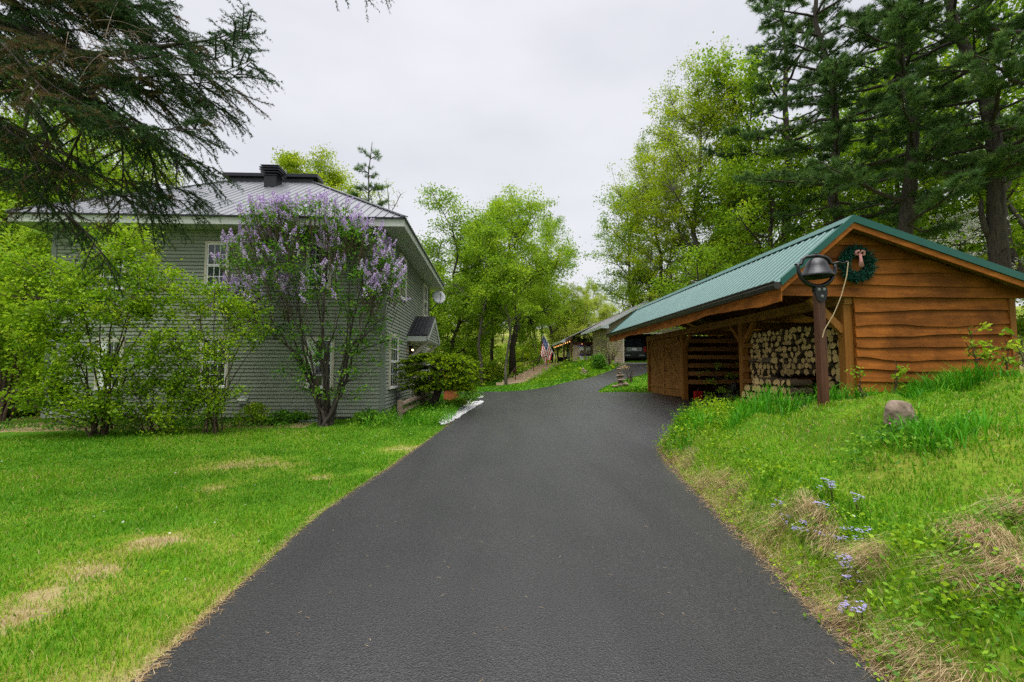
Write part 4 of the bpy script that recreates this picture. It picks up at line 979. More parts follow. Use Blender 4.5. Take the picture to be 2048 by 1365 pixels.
# terracotta tub with flowers
c = np.array([-1.55, 17.6, h1(-1.55, 17.6)])
tb = thing('planter_tub', c, 'square orange terracotta tub with red and yellow flowers beyond the umbrella spruce', 'planter')
mb = MB(); mb.prism([c+(-.28, -.28, 0), c+(.28, -.28, 0), c+(.28, .28, 0), c+(-.28, .28, 0)], (0, 0, .52)); mb.box(c[0]-.33, c[0]+.33, c[1]-.33, c[1]+.33, c[2]+.46, c[2]+.56); mb.build('tub', M['terracotta'], tb)
hot = leafmat('hot_bloom', [(0, (.55, .06, .03)), (.5, (.6, .28, .03)), (1, (.65, .5, .04))], trans=.3)
P = c+RS.normal(size=(60, 3))*(.2, .2, .12)+Z*.85; V, F = leaf_quads(P, .10, RS); bulk('flowers', V, F, hot, np.repeat(RS.uniform(0, 1, 60), 4), tb)
P = c+RS.normal(size=(160, 3))*(.2, .2, .12)+Z*.72; V, F = leaf_quads(P, .12, RS); bulk('foliage', V, F, LM['shrub'], np.repeat(RS.uniform(0, .8, 160), 4), tb)
# big rock on the right lawn
g = G(1800, 857); mb = MB(); rk = np.array(g)+(0, 0, .07)
mb.add([rk+np.array(q)*np.array((.27, .27, .33)) for q in [(-.46,-.3,-.3),(.44,-.34,-.2),(.5,.3,-.2),(-.4,.35,-.2),(-.5,-.25,.30),(-.2,-.3,.58),(.25,-.28,.52),(.52,-.2,.22),(.42,.25,.3),(-.1,.3,.6),(-.42,.25,.4),(0,-.46,.2)]], [(0,1,11),(0,11,4),(4,11,5),(5,11,6),(6,11,7),(7,11,1),(1,2,8,7),(2,3,10,9,8),(3,0,4,10),(4,5,9,10),(5,6,9),(6,7,8,9),(3,2,1,0)], t=.6)
o = mb.build('boulder', M['rock'], None, origin=rk); tag(o, 'pointed tan boulder among leafy plants on the right-hand lawn', 'boulder')
sb = o.modifiers.new('sub', 'SUBSURF'); sb.levels = sb.render_levels = 3; sb.subdivision_type = 'SIMPLE'
bv = o.modifiers.new('bev', 'BEVEL'); o.modifiers.move(1, 0); bv.width = .02; bv.segments = 2
tx = bpy.data.textures.new('rocknoise', 'CLOUDS'); tx.noise_scale = .12; ds = o.modifiers.new('disp', 'DISPLACE'); ds.texture = tx; ds.strength = .035
# ------------------------------------------------------------------ tree builders (local coordinates, base at the origin)
def wobble(p0, p1, n, amp, rg, sag=0.0):
    t = np.linspace(0, 1, n)[:, None]; p = p0*(1-t)+p1*t
    o = np.cumsum(rg.normal(size=(n, 3)), 0); o = o-o[0]-(o[-1]-o[0])*t
    return p+o*amp*np.linalg.norm(p1-p0)/n+np.array([0, 0, 1.0])*sag*4*t*(1-t)
def crown(mb, nodes, nrad, lobes, ncl, rg, rc, per, leaf, flat=.6, shell=.45, up=.6, twr=.05, tipup=.2, aspect=.62, spread=1.0):
    """clusters of leaves in the lobes, each joined by a twig to the nearest lower limb"""
    C = np.array([l[0] for l in lobes], float); R = np.array([np.broadcast_to(l[1], 3) for l in lobes], float)
    wgt = np.prod(R, 1)**(2/3); k = rg.choice(len(lobes), ncl, p=wgt/wgt.sum())
    d = unit(rg.normal(size=(ncl, 3)))*rg.uniform(0, 1, (ncl, 1))**shell
    cc = C[k]+d*R[k]
    Ps, Ts = [], []
    for c in cc:
        v = nodes-c; dist = np.linalg.norm(v*np.array([1, 1, .8]), axis=1)
        pen = dist+np.maximum(0, nodes[:, 2]-c[2]+.25*np.hypot(v[:, 0], v[:, 1]))*1.6
        j = int(np.argmin(pen)); a = nodes[j]; D = np.linalg.norm(c-a)
        mid = (a+c)/2+np.array([0, 0, -tipup*D*.3])+rg.normal(size=3)*D*.08
        path = bez(a, mid, c, 6); r0 = min(nrad[j]*.6, twr*.25+twr*.18*D)
        mb.tube(path, np.linspace(max(r0, .006), .004+twr*.06, 6), 4, cap=False)
        sz = rc*rg.uniform(.65, 1.3); n = int(per*rg.uniform(.6, 1.35))
        n1 = int(n*.8)
        q = c+rg.normal(size=(n1, 3))*sz*np.array([.46, .46, .46*flat])
        tt = rg.uniform(.45, 1, n-n1); q2 = np.stack([np.interp(tt, np.linspace(0, 1, 6), path[:, i]) for i in range(3)], 1)+rg.normal(size=(n-n1, 3))*sz*.22
        Ps.append(np.concatenate([q, q2])); ct = rg.normal(.5, .16)
        Ts.append(np.clip(ct+rg.normal(0, .14, n), 0, 1))
    P = np.concatenate(Ps); T = np.concatenate(Ts)
    return P, T
def limb_nodes(pts, rad, nodes, nrad, n=8):
    t = np.linspace(0, len(pts)-1, n)
    nodes.append(np.stack([np.interp(t, range(len(pts)), pts[:, i]) for i in range(3)], 1)); nrad.append(np.interp(t, range(len(pts)), rad))
def deciduous(seed, Ht, R, tr, base=.3, nl=9, ncl=230, per=70, leaf=.17, rc=.75, flat=.6, top_taper=.6, lean=0.0, spire=1.0):
    rg = np.random.default_rng(seed); mb = MB(); nodes, nrad = [], []
    n = 9; tp = wobble(np.zeros(3), np.array([lean*Ht, rg.normal()*.02*Ht, Ht*.93]), n, .22, rg)
    rad = tr*(1-np.linspace(0, 1, n))**.75*.92+.02; rad[0] *= 1.35
    tp[0, 2] = -.4
    mb.tube(tp, rad, 9); limb_nodes(tp[3:], rad[3:], nodes, nrad, 12)
    lobes = []
    for i in range(nl):
        s = base+(.9-base)*(i+.5)/nl; az = i*2.4+rg.uniform(-.5, .5)
        a = np.array([np.interp(s*(n-1), range(n), tp[:, k]) for k in range(3)]); ra = np.interp(s*(n-1), range(n), rad)
        q = (s-base)/(1-base); prof = R*(1-top_taper*q**1.6)*rg.uniform(.72, 1.05)*(.72+.28*min(1, q/.22))
        e = a+np.array([math.cos(az)*prof*.88, math.sin(az)*prof*.88, Ht*rg.uniform(.07, .16)*(1.15-q*.3)])
        mid = a+(e-a)*.5+np.array([0, 0, -Ht*.025*rg.uniform(-.5, 1.5)])
        pts = bez(a, mid, e, 7)+np.cumsum(rg.normal(size=(7, 3)), 0)*.02*prof; pts[0] = a
        rd = np.linspace(ra*.55, .03, 7); mb.tube(pts, rd, 6, cap=False); limb_nodes(pts, rd, nodes, nrad, 7)
        lr = R*rg.uniform(.34, .5)*(1-.35*q)
        lobes.append((e, (lr*1.15/spire**.6, lr*1.15/spire**.6, lr*.85*spire)))
        if spire > 1: lobes.append((e+np.array([0, 0, lr*1.5]), (.22, .22, 1.0))); lobes.append((e+np.array([rg.normal()*lr*.6, rg.normal()*lr*.6, lr*1.2]), (.2, .2, .8)))
        m2 = pts[3]; lobes.append((m2+rg.normal(size=3)*R*.12, (lr*.8, lr*.8, lr*.6)))
    lobes.append((np.array([tp[-1][0], tp[-1][1], Ht*.9]), (R*.38, R*.38, Ht*.10)))
    P, T = crown(mb, np.concatenate(nodes), np.concatenate(nrad), lobes, ncl, rg, rc, per, leaf, flat)
    V, F = leaf_quads(P, leaf*rg.uniform(.6, 1.25, len(P)), rg, .7)
    return mb, V, F, np.repeat(T, 4)
def pine(seed, Ht, R, tr, z0, dead=4, dens=1.0, tuft=.17):
    rg = np.random.default_rng(seed); mb = MB(); n = 9
    tp = wobble(np.zeros(3), np.array([rg.normal()*.015*Ht, rg.normal()*.01*Ht, Ht]), n, .12, rg); rad = tr*(1-np.linspace(0, 1, n)*.88); rad[0] *= 1.25; tp[0, 2] = -.4
    mb.tube(tp, rad, 10); TP, TD = [], []
    at_h = lambda z: np.array([np.interp(z, tp[:, 2], tp[:, k]) for k in (0, 1)]+[z])
    for i in range(dead):
        z = rg.uniform(.12, .95)*z0; az = rg.uniform(0, 6.28); L = rg.uniform(.6, 1.8); a = at_h(z); d = np.array([math.cos(az), math.sin(az), rg.uniform(-.1, .3)])
        mb.tube(wobble(a, a+d*L, 5, .2, rg), np.linspace(.035, .008, 5), 4)
    z = z0
    while z < Ht-.3:
        q = (z-z0)/(Ht-z0); nb = rg.integers(3, 6)
        for b in range(nb):
            az = b*2*PI/nb+rg.uniform(-.4, .4)+z*2.1; L = R*(1-q**1.8*.75)*rg.uniform(.45, 1.15); a = at_h(z+rg.uniform(-.2, .2))
            d = np.array([math.cos(az), math.sin(az), 0]); e = a+d*L+Z*(L*rg.uniform(-.06, .22)+q*.5*L)
            pts = bez(a, (a+e)/2+Z*(-.05*L), e, 7)+np.cumsum(rg.normal(size=(7, 3)), 0)*.015*L; pts[0] = a
            mb.tube(pts, np.linspace(.025+.016*L, .01, 7), 5, cap=False)
            ns = int(L*5.8*dens); sd = np.cross(d, Z)
            for s in range(ns):
                u = rg.uniform(.34, 1)**.85; c = np.array([np.interp(u*6, range(7), pts[:, k]) for k in range(3)])
                sl = (.4+1.0*(1-u))*rg.uniform(.4, 1)*min(1, L/2.5)+.12; dr = unit(d*rg.uniform(.4, 1.1)+sd*rg.choice([-1, 1])*rg.uniform(.3, 1)+Z*rg.uniform(-.05, .3))
                ee = c+dr*sl; mb.tube([c, (c+ee)/2-Z*.02, ee], [.012, .008, .005], 3, cap=False)
                k = max(2, int(sl/.085)); tt = rg.uniform(.25, 1.05, k)[:, None]
                TP.append(c+(ee-c)*tt+rg.normal(size=(k, 3))*.045); TD.append(unit(dr+rg.normal(size=(k, 3))*.45+Z*.25))
        z += rg.uniform(.8, 1.35)
    TP = np.concatenate(TP); TD = np.concatenate(TD); N_ = len(TP); K = 15
    V, F = needle_tris(TP-TD*.03, TP+TD*.10, K, tuft*1.35, .023, .7, rg)
    T = np.repeat(np.clip(rg.normal(.45, .2, N_), 0, 1), K*3)
    return mb, V, F, T
def plant_tree(name, loc, spec, leafm, label, cat='tree', group=None, bark='bark', crown_name='crown', rotz=0, scale=1.0):
    mb, V, F, T = spec
    o = thing(name, (0, 0, 0), label, cat, group)
    mb.build('trunk', M[bark], o, smooth=True); bulk(crown_name, V, F, LM[leafm], T, o)
    o.location = loc; o.rotation_euler = (0, 0, rotz); o.scale = (scale,)*3
    WO[o] = np.array(loc, float)
    return o
def on(x, y): return (x, y, h1(x, y)-.05)
def gp(px, Y): x = at(px, 741, Y)[0]; return on(x, Y)
def ht(py, Y, loc): return CAMZ+(741-py)*Y/910-loc[2]
# ---- trees one can tell apart
L = gp(1026, 36); plant_tree('maple_tree', L, deciduous(101, ht(372, 36, L), 5.2, .26, base=.25, nl=14, ncl=460, per=85, leaf=.16, rc=.85), 'maple', 'broad spring-green maple with a thick dark trunk behind the foot of the timber stairs')
L = gp(905, 33); plant_tree('maple_tree', L, deciduous(102, ht(405, 33, L), 4.0, .15, base=.15, nl=13, ncl=420, per=85, leaf=.16, rc=.78, top_taper=.45), 'maple', 'leafy green tree rising just right of the house corner and its satellite dish')
L = gp(1098, 54); plant_tree('maple_tree', L, deciduous(103, ht(408, 54, L), 4.4, .2, base=.2, nl=12, ncl=340, per=75, leaf=.16, rc=.75, top_taper=.45), 'maple', 'slim tree with sparse lime leaves right of the broad maple above the flag')
L = gp(965, 30); plant_tree('maple_tree', L, deciduous(104, ht(430, 30, L), 2.7, .10, base=.3, nl=11, ncl=230, per=75, leaf=.15, rc=.65), 'maple', 'young tree with a thin pale trunk left of the broad maple', bark='barkl')
L = gp(1013, 28.5); plant_tree('maple_tree', L, deciduous(105, ht(520, 28.5, L), 1.6, .075, base=.45, nl=6, ncl=70, per=50, rc=.5), 'maple', 'thin grey sapling trunk standing at the left edge of the timber stairs', bark='barkl')
L = gp(1268, 42); plant_tree('birch_tree', L, deciduous(106, ht(345, 42, L), 4.3, .19, base=.28, nl=14, ncl=330, per=75, leaf=.17, rc=.8), 'maple', 'airy green tree standing alone in the sky gap above the tan building roof')
L = gp(1412, 31); plant_tree('maple_tree', L, deciduous(107, ht(68, 31, L), 5.6, .27, base=.25, nl=20, ncl=980, per=62, leaf=.14, rc=.6, top_taper=.85, spire=1.7), 'maple_y', 'tallest yellow-green maple with a forked grey trunk behind the shed roof', bark='barkl')
L = gp(1330, 36); plant_tree('maple_tree', L, deciduous(108, ht(235, 36, L), 4.6, .17, base=.28, nl=15, ncl=560, per=62, leaf=.14, rc=.6, top_taper=.85, spire=1.7), 'maple_y', 'yellow-green maple with spiky top shoots left of the tallest maple')
L = gp(1540, 26); plant_tree('maple_tree', L, deciduous(109, ht(250, 26, L), 4.2, .22, base=.22, nl=12, ncl=300, per=70, rc=.75), 'wood_g', 'dense green broadleaf tree over the middle of the green shed roof')
L = gp(1475, 38); plant_tree('maple_tree', L, deciduous(110, ht(200, 38, L), 4.4, .22, base=.2, nl=12, ncl=260, per=65, rc=.8), 'wood_g', 'dark green tree between the tallest maple and the pines')
L = gp(1400, 24); plant_tree('maple_tree', L, deciduous(115, ht(470, 24, L), 2.6, .09, base=.2, nl=8, ncl=170, per=60, leaf=.14, rc=.6), 'maple', 'low leafy tree spreading just above the far half of the green shed roof')
L = gp(1300, 38); plant_tree('maple_tree', L, deciduous(116, ht(530, 38, L), 2.6, .10, base=.15, nl=8, ncl=170, per=60, leaf=.16, rc=.65), 'maple', 'low round tree behind the ridge of the tan building')
L = gp(985, 40); plant_tree('maple_tree', L, deciduous(117, ht(382, 40, L), 3.6, .16, base=.3, nl=12, ncl=300, per=75, leaf=.16, rc=.8), 'maple', 'tall tree whose top joins the broad maple on its left')
# behind the house
L = gp(640, 34); plant_tree('maple_tree', L, deciduous(111, ht(290, 34, L), 3.6, .2, base=.35, nl=13, ncl=420, per=95, leaf=.15, rc=.75), 'maple_y', 'rounded yellow-green tree top showing above the right side of the house roof')
L = gp(586, 36); plant_tree('maple_tree', L, deciduous(112, ht(322, 36, L), 2.2, .16, base=.4, nl=8, ncl=130, per=70, rc=.65), 'maple_y', 'small yellow-green tree top beside the roof ventilator')
rgc = np.random.default_rng(5)
L = gp(722, 31)
o = plant_tree('spruce_tree', L, pine(113, ht(275, 31, L), 2.0, .16, 3.0, dead=2, dens=1.5, tuft=.19), 'pine', 'thin ragged conifer top showing above the right end of the house roof', cat='conifer')
L = gp(770, 34); plant_tree('bare_tree', L, deciduous(114, ht(345, 34, L), 1.9, .12, base=.4, nl=9, ncl=110, per=5, leaf=.15, rc=.6), 'maple_y', 'nearly bare tree with a few leaves right of the conifer behind the house', bark='barkl')
# left of the house
for px, Y, top, R, lm, lab in ((150, 27, 175, 4.6, 'maple', 'tall bright green tree behind the hanging spruce boughs at the left end of the roof'),
                               (25, 23, 120, 5.0, 'wood_g', 'tall shady tree at the far left edge behind the spruce boughs'),
                               (-60, 17, 330, 3.6, 'wood_g', 'bushy green tree at the left edge left of the house'),
                               (60, 19, 300, 3.4, 'wood_g', 'mid-height leafy tree behind the left corner of the house'),
                               (270, 33, 265, 4.2, 'maple_y', 'yellow-green tree top over the left hip of the house roof')):
    L = gp(px, Y); plant_tree('broadleaf_tree', L, deciduous(abs(px)*3+17, ht(top, Y, L), R, .2, base=.1 if Y < 20 else .25, nl=12, ncl=330, per=70, leaf=.16, rc=.75), lm, lab)
# ---- white pines behind the shed
L = gp(1812, 18.5); plant_tree('pine_tree', L, pine(121, 22, 4.8, .36, 6.0, dead=8, dens=1.25), 'pine', 'big white pine with a straight dark trunk right above the shed gable', cat='pine')
L = gp(2003, 16.5); P2 = plant_tree('pine_tree', L, pine(122, 21, 4.4, .36, 7.2, dead=7, dens=1.2), 'pine', 'big white pine with a forked grey trunk at the right edge', cat='pine')
L = gp(1690, 22); plant_tree('pine_tree', L, pine(123, 23, 4.6, .34, 7.2, dead=6, dens=1.2), 'pine', 'white pine whose trunk shows just left of the shed gable peak', cat='pine')
L = gp(1590, 27); plant_tree('pine_tree', L, pine(124, 25, 4.6, .34, 10, dead=5, dens=1.0), 'pine', 'tall white pine farthest left in the pine row behind the shed', cat='pine')
L = gp(2140, 15); plant_tree('pine_tree', L, pine(125, 20, 4.0, .34, 7.5, dead=4, dens=.9), 'pine', 'white pine just beyond the right edge with boughs reaching in', cat='pine')
# second stem of the forked pine
mb = MB(); b0_ = np.array([.05, .05, 5.2]); mb.tube([b0_, b0_+(.45, .1, .7), b0_+(.6, .1, 1.6), b0_+(.62, .1, 4), b0_+(.6, .1, 8)], [.2, .19, .17, .14, .08], 8)
st = mb.build('second_stem', M['bark'], None, smooth=True); st.parent = P2
mb = MB(); b0_ = np.array([-.05, .0, 4.6]); mb.tube([b0_, b0_+(-.35, -.1, .5), b0_+(-.45, -.1, 1.1), b0_+(-.4, -.1, 1.6)], [.12, .1, .08, .05], 8)
st = mb.build('broken_limb', M['bark'], None, smooth=True); st.parent = P2
# white blossoming tree
L = gp(1930, 24); plant_tree('blossom_tree', L, deciduous(131, ht(395, 24, L), 2.5, .09, base=.35, nl=9, ncl=120, per=45, leaf=.12, rc=.5, flat=.35), 'blossom', 'small tree in white blossom between the two big pine trunks')
# ---- the wood: a few kinds copied many times
WK = [deciduous(201, 15, 3.4, .16, base=.22, nl=10, ncl=190, per=60, leaf=.19, rc=.8), deciduous(202, 17, 3.0, .15, base=.35, nl=10, ncl=170, per=58, leaf=.19, rc=.8, lean=.03),
      deciduous(203, 13, 3.8, .17, base=.15, nl=11, ncl=210, per=60, leaf=.19, rc=.8), deciduous(204, 10, 2.2, .08, base=.25, nl=8, ncl=110, per=50, leaf=.18, rc=.7)]
def wood_kind(k, lm): 
    mb, V, F, T = WK[k]; o = thing('woodland_tree', (0, 0, 0), 'x', 'tree')
    mb.build('trunk', M['bark' if k % 2 else 'barkl'], o, smooth=True); bulk('crown', V, F, LM[lm], T, o); return o
protos = {}; rgw = np.random.default_rng(31)
def wood(px, Y, lm, label, group, smin=.8, smax=1.2, k=None, s=None):
    k = int(rgw.integers(0, 4)) if k is None else k; L = gp(px, Y); s = float(rgw.uniform(smin, smax)) if s is None else s; rz = float(rgw.uniform(0, 6.28))
    if (k, lm) not in protos:
        o = wood_kind(k, lm); protos[(k, lm)] = o; o.location = L; o.rotation_euler.z = rz; o.scale = (s,)*3; o['label'] = label; o['group'] = group
    else: dup(protos[(k, lm)], L, rz, s, label, group)
# right wood behind shed and pines
for px, Y in ((1465,31),(1500,33),(1570,31),(1620,34),(1665,30),(1725,33),(1770,29),(1850,31),(1885,27),(1950,30),(2010,27),(2060,24),(2110,22)):
    wood(px+rgw.uniform(-8, 8), Y, 'maple' if Y > 29 else 'wood_g', 'green broadleaf tree in the wood behind the shed and pines', 'broadleaf trees in the wood behind the shed', 1.05, 1.4)
for i in range(20):
    wood(1440+i*37+rgw.uniform(-14, 14), rgw.uniform(38, 62), 'maple_y' if i % 2 else 'maple', 'pale green tree deep in the wood right of the tan building', 'distant trees deep in the right wood', .95, 1.4)
# wood beyond stairs and house
for px, Y, s in ((850,40,.75),(880,45,.8),(935,42,.72),(985,48,.8),(1045,52,.75),(1075,47,.62),(1120,70,.62),(830,46,.85),(1150,68,.6),(800,38,.8)):
    wood(px, Y, 'maple', 'slender green tree in the wood beyond the stairs', 'trees in the wood beyond the stairs', s=s)
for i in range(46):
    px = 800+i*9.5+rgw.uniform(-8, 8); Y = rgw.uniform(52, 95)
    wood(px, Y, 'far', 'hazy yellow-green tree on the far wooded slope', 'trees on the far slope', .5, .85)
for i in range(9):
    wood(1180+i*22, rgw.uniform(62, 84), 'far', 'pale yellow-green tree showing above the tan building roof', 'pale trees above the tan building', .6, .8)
# left wood
for px, Y in ((-120,30),(40,34),(110,38),(190,36),(-30,42),(250,44),(330,46),(90,50),(420,44),(500,46),(160,22),(-10,28)):
    wood(px, Y, 'wood_g', 'green tree in the shady wood left of the house', 'trees in the wood left of the house', .8, 1.05)
for px, Y, s in ((-150,15,.62),(-70,19,.75),(70,22,.8),(120,21,.62),(-20,26,.95),(-200,18,.8),(200,28,.85)):
    wood(px, Y, 'wood_g', 'dark green tree at the left edge between house and frame', 'dark trees at the left edge', s=s, k=2 if s < .8 else 0)
# undergrowth along the wood edge
def bush_spec(seed, R, Ht, n=40, leaf=.10, per=60, stems=7, rc=.3):
    rg = np.random.default_rng(seed); mb = MB(); nodes, nrad = [], []
    for i in range(stems):
        az = i*2.4; e = np.array([math.cos(az)*R*rg.uniform(.3, .9), math.sin(az)*R*rg.uniform(.3, .9), Ht*rg.uniform(.6, .95)]); pts = bez(np.array([0, 0, -.1])+rg.normal(size=3)*.05*R*np.array([1, 1, 0]), e*np.array([.35, .35, .6]), e, 6); rd = np.linspace(.012+.012*Ht, .005, 6)
        mb.tube(pts, rd, 5, cap=False); limb_nodes(pts, rd, nodes, nrad, 6)
    P, T = crown(mb, np.concatenate(nodes), np.concatenate(nrad), [(np.array([0, 0, Ht*.55]), (R, R, Ht*.48))], n, rg, rc, per, leaf, .7, shell=.5, twr=.02)
    V, F = leaf_quads(P, leaf*rg.uniform(.6, 1.2, len(P)), rg, .6); return mb, V, F, np.repeat(T, 4)
US = [bush_spec(301, 1.5, 1.6, 60, .13, 55, rc=.4), bush_spec(302, 1.2, 2.2, 50, .13, 50, rc=.4)]
uproto = {}
def under(px, Y, lm, label, group, s=1.0):
    k = int(rgw.integers(0, 2)); L = gp(px, Y); rz = float(rgw.uniform(0, 6.28))
    if (k, lm) not in uproto: o = plant_tree('woodland_bush', L, US[k], lm, label, 'bush', group, 'twig', 'foliage', rz, s); uproto[(k, lm)] = o
    else: dup(uproto[(k, lm)], L, rz, s, label, group)
for i in range(26): under(*((850+i*9+rgw.uniform(-6, 6), rgw.uniform(33, 60)) if i < 16 else (1000+(i-16)*9+rgw.uniform(-5, 5), rgw.uniform(50, 66))), 'maple_y' if i % 3 else 'maple', 'low bright bush on the floor of the wood beyond the drive', 'low bushes in the wood beyond the drive', rgw.uniform(.6, 1.3))
for i in range(16): under(1450+i*42, rgw.uniform(22, 34), 'wood_g', 'low green bush in the wood behind the shed', 'low bushes behind the shed', rgw.uniform(.8, 1.6))
for i in range(12): under(-110+i*20, rgw.uniform(14.5, 21), 'wood_g', 'shady bush left of the house', 'bushes left of the house', rgw.uniform(.8, 1.5))
# ------------------------------------------------------------------ the overhanging spruce at upper left
rg = np.random.default_rng(61)
spruce = thing('spruce_tree', (-8.4, 6.6, h1(-8.4, 6.6)-.1), 'dark spruce at the left edge with drooping boughs hanging into the top left corner', 'spruce')
so0 = WO[spruce]
mb = MB(); mb.tube([so0+(0, 0, -.3), so0+(.05, 0, 2), so0+(0, .05, 6), so0+(.05, 0, 12)], [.36, .30, .24, .1], 12); mb.build('trunk', M['bark'], spruce, smooth=True)
LIMBS = [ [(-190,-40,6.5),(60,62,6),(150,112,5.6),(230,108,5.3),(330,92,5.1),(430,80,5.0),(488,56,4.9)],
 [(150,112,5.6),(220,165,5.4),(330,150,5.2),(430,150,5.0),(506,120,4.9)], [(200,150,5.5),(280,180,5.3),(370,190,5.2),(440,208,5.1)],
 [(-190,110,6.3),(60,125,5.9),(180,190,5.6),(270,250,5.4),(350,310,5.3),(425,336,5.2)], [(180,190,5.6),(243,255,5.5),(247,350,5.4),(236,440,5.4)],
 [(190,170,5.6),(165,260,5.6),(130,330,5.6),(62,420,5.8)], [(-190,-120,6.6),(100,-20,5.8),(230,14,5.4),(310,10,5.2),(352,2,5.1)],
 [(-190,200,6.4),(20,262,5.9),(120,332,5.6),(220,392,5.5),(330,395,5.4),(398,408,5.3)], [(-190,50,6.6),(20,150,6),(90,250,5.8),(112,380,5.7),(150,470,5.6)],
 [(270,250,5.4),(305,320,5.4),(318,390,5.4),(300,440,5.4)], [(-190,300,6.5),(0,330,6),(90,400,5.8),(160,450,5.6),(205,510,5.5),(225,545,5.4)], [(-190,-220,6.6),(60,-60,5.9),(180,-10,5.6),(300,60,5.4),(360,60,5.3)],
 [(-190,0,6.0),(-20,60,5.4),(100,170,5.2),(220,240,5.0),(330,262,4.9),(410,240,4.9)], [(-190,150,6.0),(-30,220,5.6),(60,300,5.5),(90,370,5.4)], [(-60,-60,6.2),(40,10,5.9),(110,60,5.8),(170,60,5.7),(260,40,5.6)] ]
P0s, P1s, Ts = [], [], []; wd = MB()
rgj = np.random.default_rng(62)
for iq_, q_ in enumerate(list(LIMBS)):
    for _ in range(0 if iq_ in (4, 5, 8, 9, 10, 13) else (1 if iq_ in (7, 3, 1, 2, 12) else 2)):
        o_ = rgj.normal(0, 1, (len(q_), 3))*np.array([13, 15, .12])+rgj.normal(0, 1, 3)*np.array([12, 24, .25]); LIMBS.append([(a[0]+b[0]*(.4 if i == len(q_)-1 else 1), a[1]+b[1], a[2]+b[2]) for i, (a, b) in enumerate(zip(q_, o_))])
NMAIN = 15
HANG = [[(-190,-260,6.6),(200,-190,5.6),(560,-90,5.0),(680,-40,4.9),(760,-30,4.8)]]
for li, lb in enumerate(LIMBS+HANG):
    pts = np.array([at(*q) for q in lb]); k = len(pts); t = np.linspace(0, k-1, 6*k)
    sm = np.stack([np.interp(t, range(k), pts[:, i]) for i in range(3)], 1)
    for _ in range(3): sm[1:-1] = (sm[:-2]+2*sm[1:-1]+sm[2:])/4
    main = li in (0, 3, 6, 8)
    r0 = .085 if li == 0 else (.045 if main else (.022 if li < NMAIN else .013))
    if li == 0: lim0 = sm
    wd.tube(sm, r0*(1-np.linspace(0, 1, len(sm)))**1.5+.004, 7, cap=False)
    seg = np.linalg.norm(np.diff(sm, axis=0), axis=1); cl = np.r_[0, np.cumsum(seg)]; Ltot = cl[-1]
    s = .25 if lb[0][0] > -100 else (1.0 if li < len(LIMBS) else Ltot*.72); tip = unit(sm[-1]-sm[-4])
    while s < Ltot:
        q = s/Ltot; c = np.array([np.interp(s, cl, sm[:, i]) for i in range(3)]); dl = unit(np.array([np.interp(s+.05, cl, sm[:, i]) for i in range(3)])-c+tip*1e-4)
        if c[2] < .5: break
        side = unit(np.cross(dl, Z))*rg.choice([-1, 1])
        sl = rg.uniform(.35, 1.0)*(1.2-q*.8)*(.6 if li >= len(LIMBS) else 1); dr = unit(dl*rg.uniform(.5, 1)+side*rg.uniform(.3, 1)+Z*rg.uniform(-.7, .25))
        n = max(5, int(sl/.055)); tt = np.linspace(0, 1, n)[:, None]; br = c+dr*sl*tt-Z*(.25*sl)*tt**2+Z*(.08*sl)*tt**6
        wd.tube(br[::max(1, n//5)], np.linspace(.009, .003, len(br[::max(1, n//5)])), 4, cap=False)
        dead = rg.random() < (.5 if (lb[0][0] < 250 and q < .8) else .10)
        P0s.append(br[:-1]); P1s.append(br[1:]); Ts.append(np.full(n-1, .9 if dead else .35)+rg.normal(0, .12, n-1))
        hd_ = unit(np.cross(dr, Z))
        for j in range(1, n):
            for sg in (-1, 1):
                if rg.random() > (.86 if not dead else .5): continue
                d2 = unit(unit(br[j]-br[j-1])*rg.uniform(.6, 1)+hd_*sg*rg.uniform(.4, 1)+Z*rg.uniform(-.6, .2)); l2 = rg.uniform(.08, .30)*(1.25-.8*j/n)
                m_ = max(1, int(l2/.075)); tq = np.linspace(0, 1, m_+1)[:, None]; pp = br[j]+d2*l2*tq-Z*.12*l2*tq**2
                P0s.append(pp[:-1]); P1s.append(pp[1:]); Ts.append(np.full(m_, .88 if dead else .42)+rg.normal(0, .14, m_))
        s += rg.uniform(.07, .14)
P0s = np.concatenate(P0s); P1s = np.concatenate(P1s); Ts = np.clip(np.concatenate(Ts), 0, 1)
wd.build('limbs', M['bark'], spruce, smooth=True)
lens = np.linalg.norm(P1s-P0s, axis=1)
V, F = needle_tris(P0s, P1s, 22, .028, .0075, .9, rg); bulk('needles', V, F, LM['spruce'], np.repeat(Ts, 22*3), spruce)
# dead pale twigs caught in the boughs
mb = MB(); c0 = at(215, 90, 5.0)
for i in range(34):
    d = unit(np.array([rg.uniform(-.2, 1), rg.uniform(-.3, .3), rg.uniform(-1, .35)])); l = rg.uniform(.15, .75); c = c0+rg.normal(size=3)*np.array([.16, .05, .14])
    mb.tube(bez(c, c+d*l*.5+Z*.08, c+d*l-Z*.2*l, 5), [.004, .004, .003, .0025, .002], 3)
mb.build('dead_twigs', M['old_rail'], spruce)

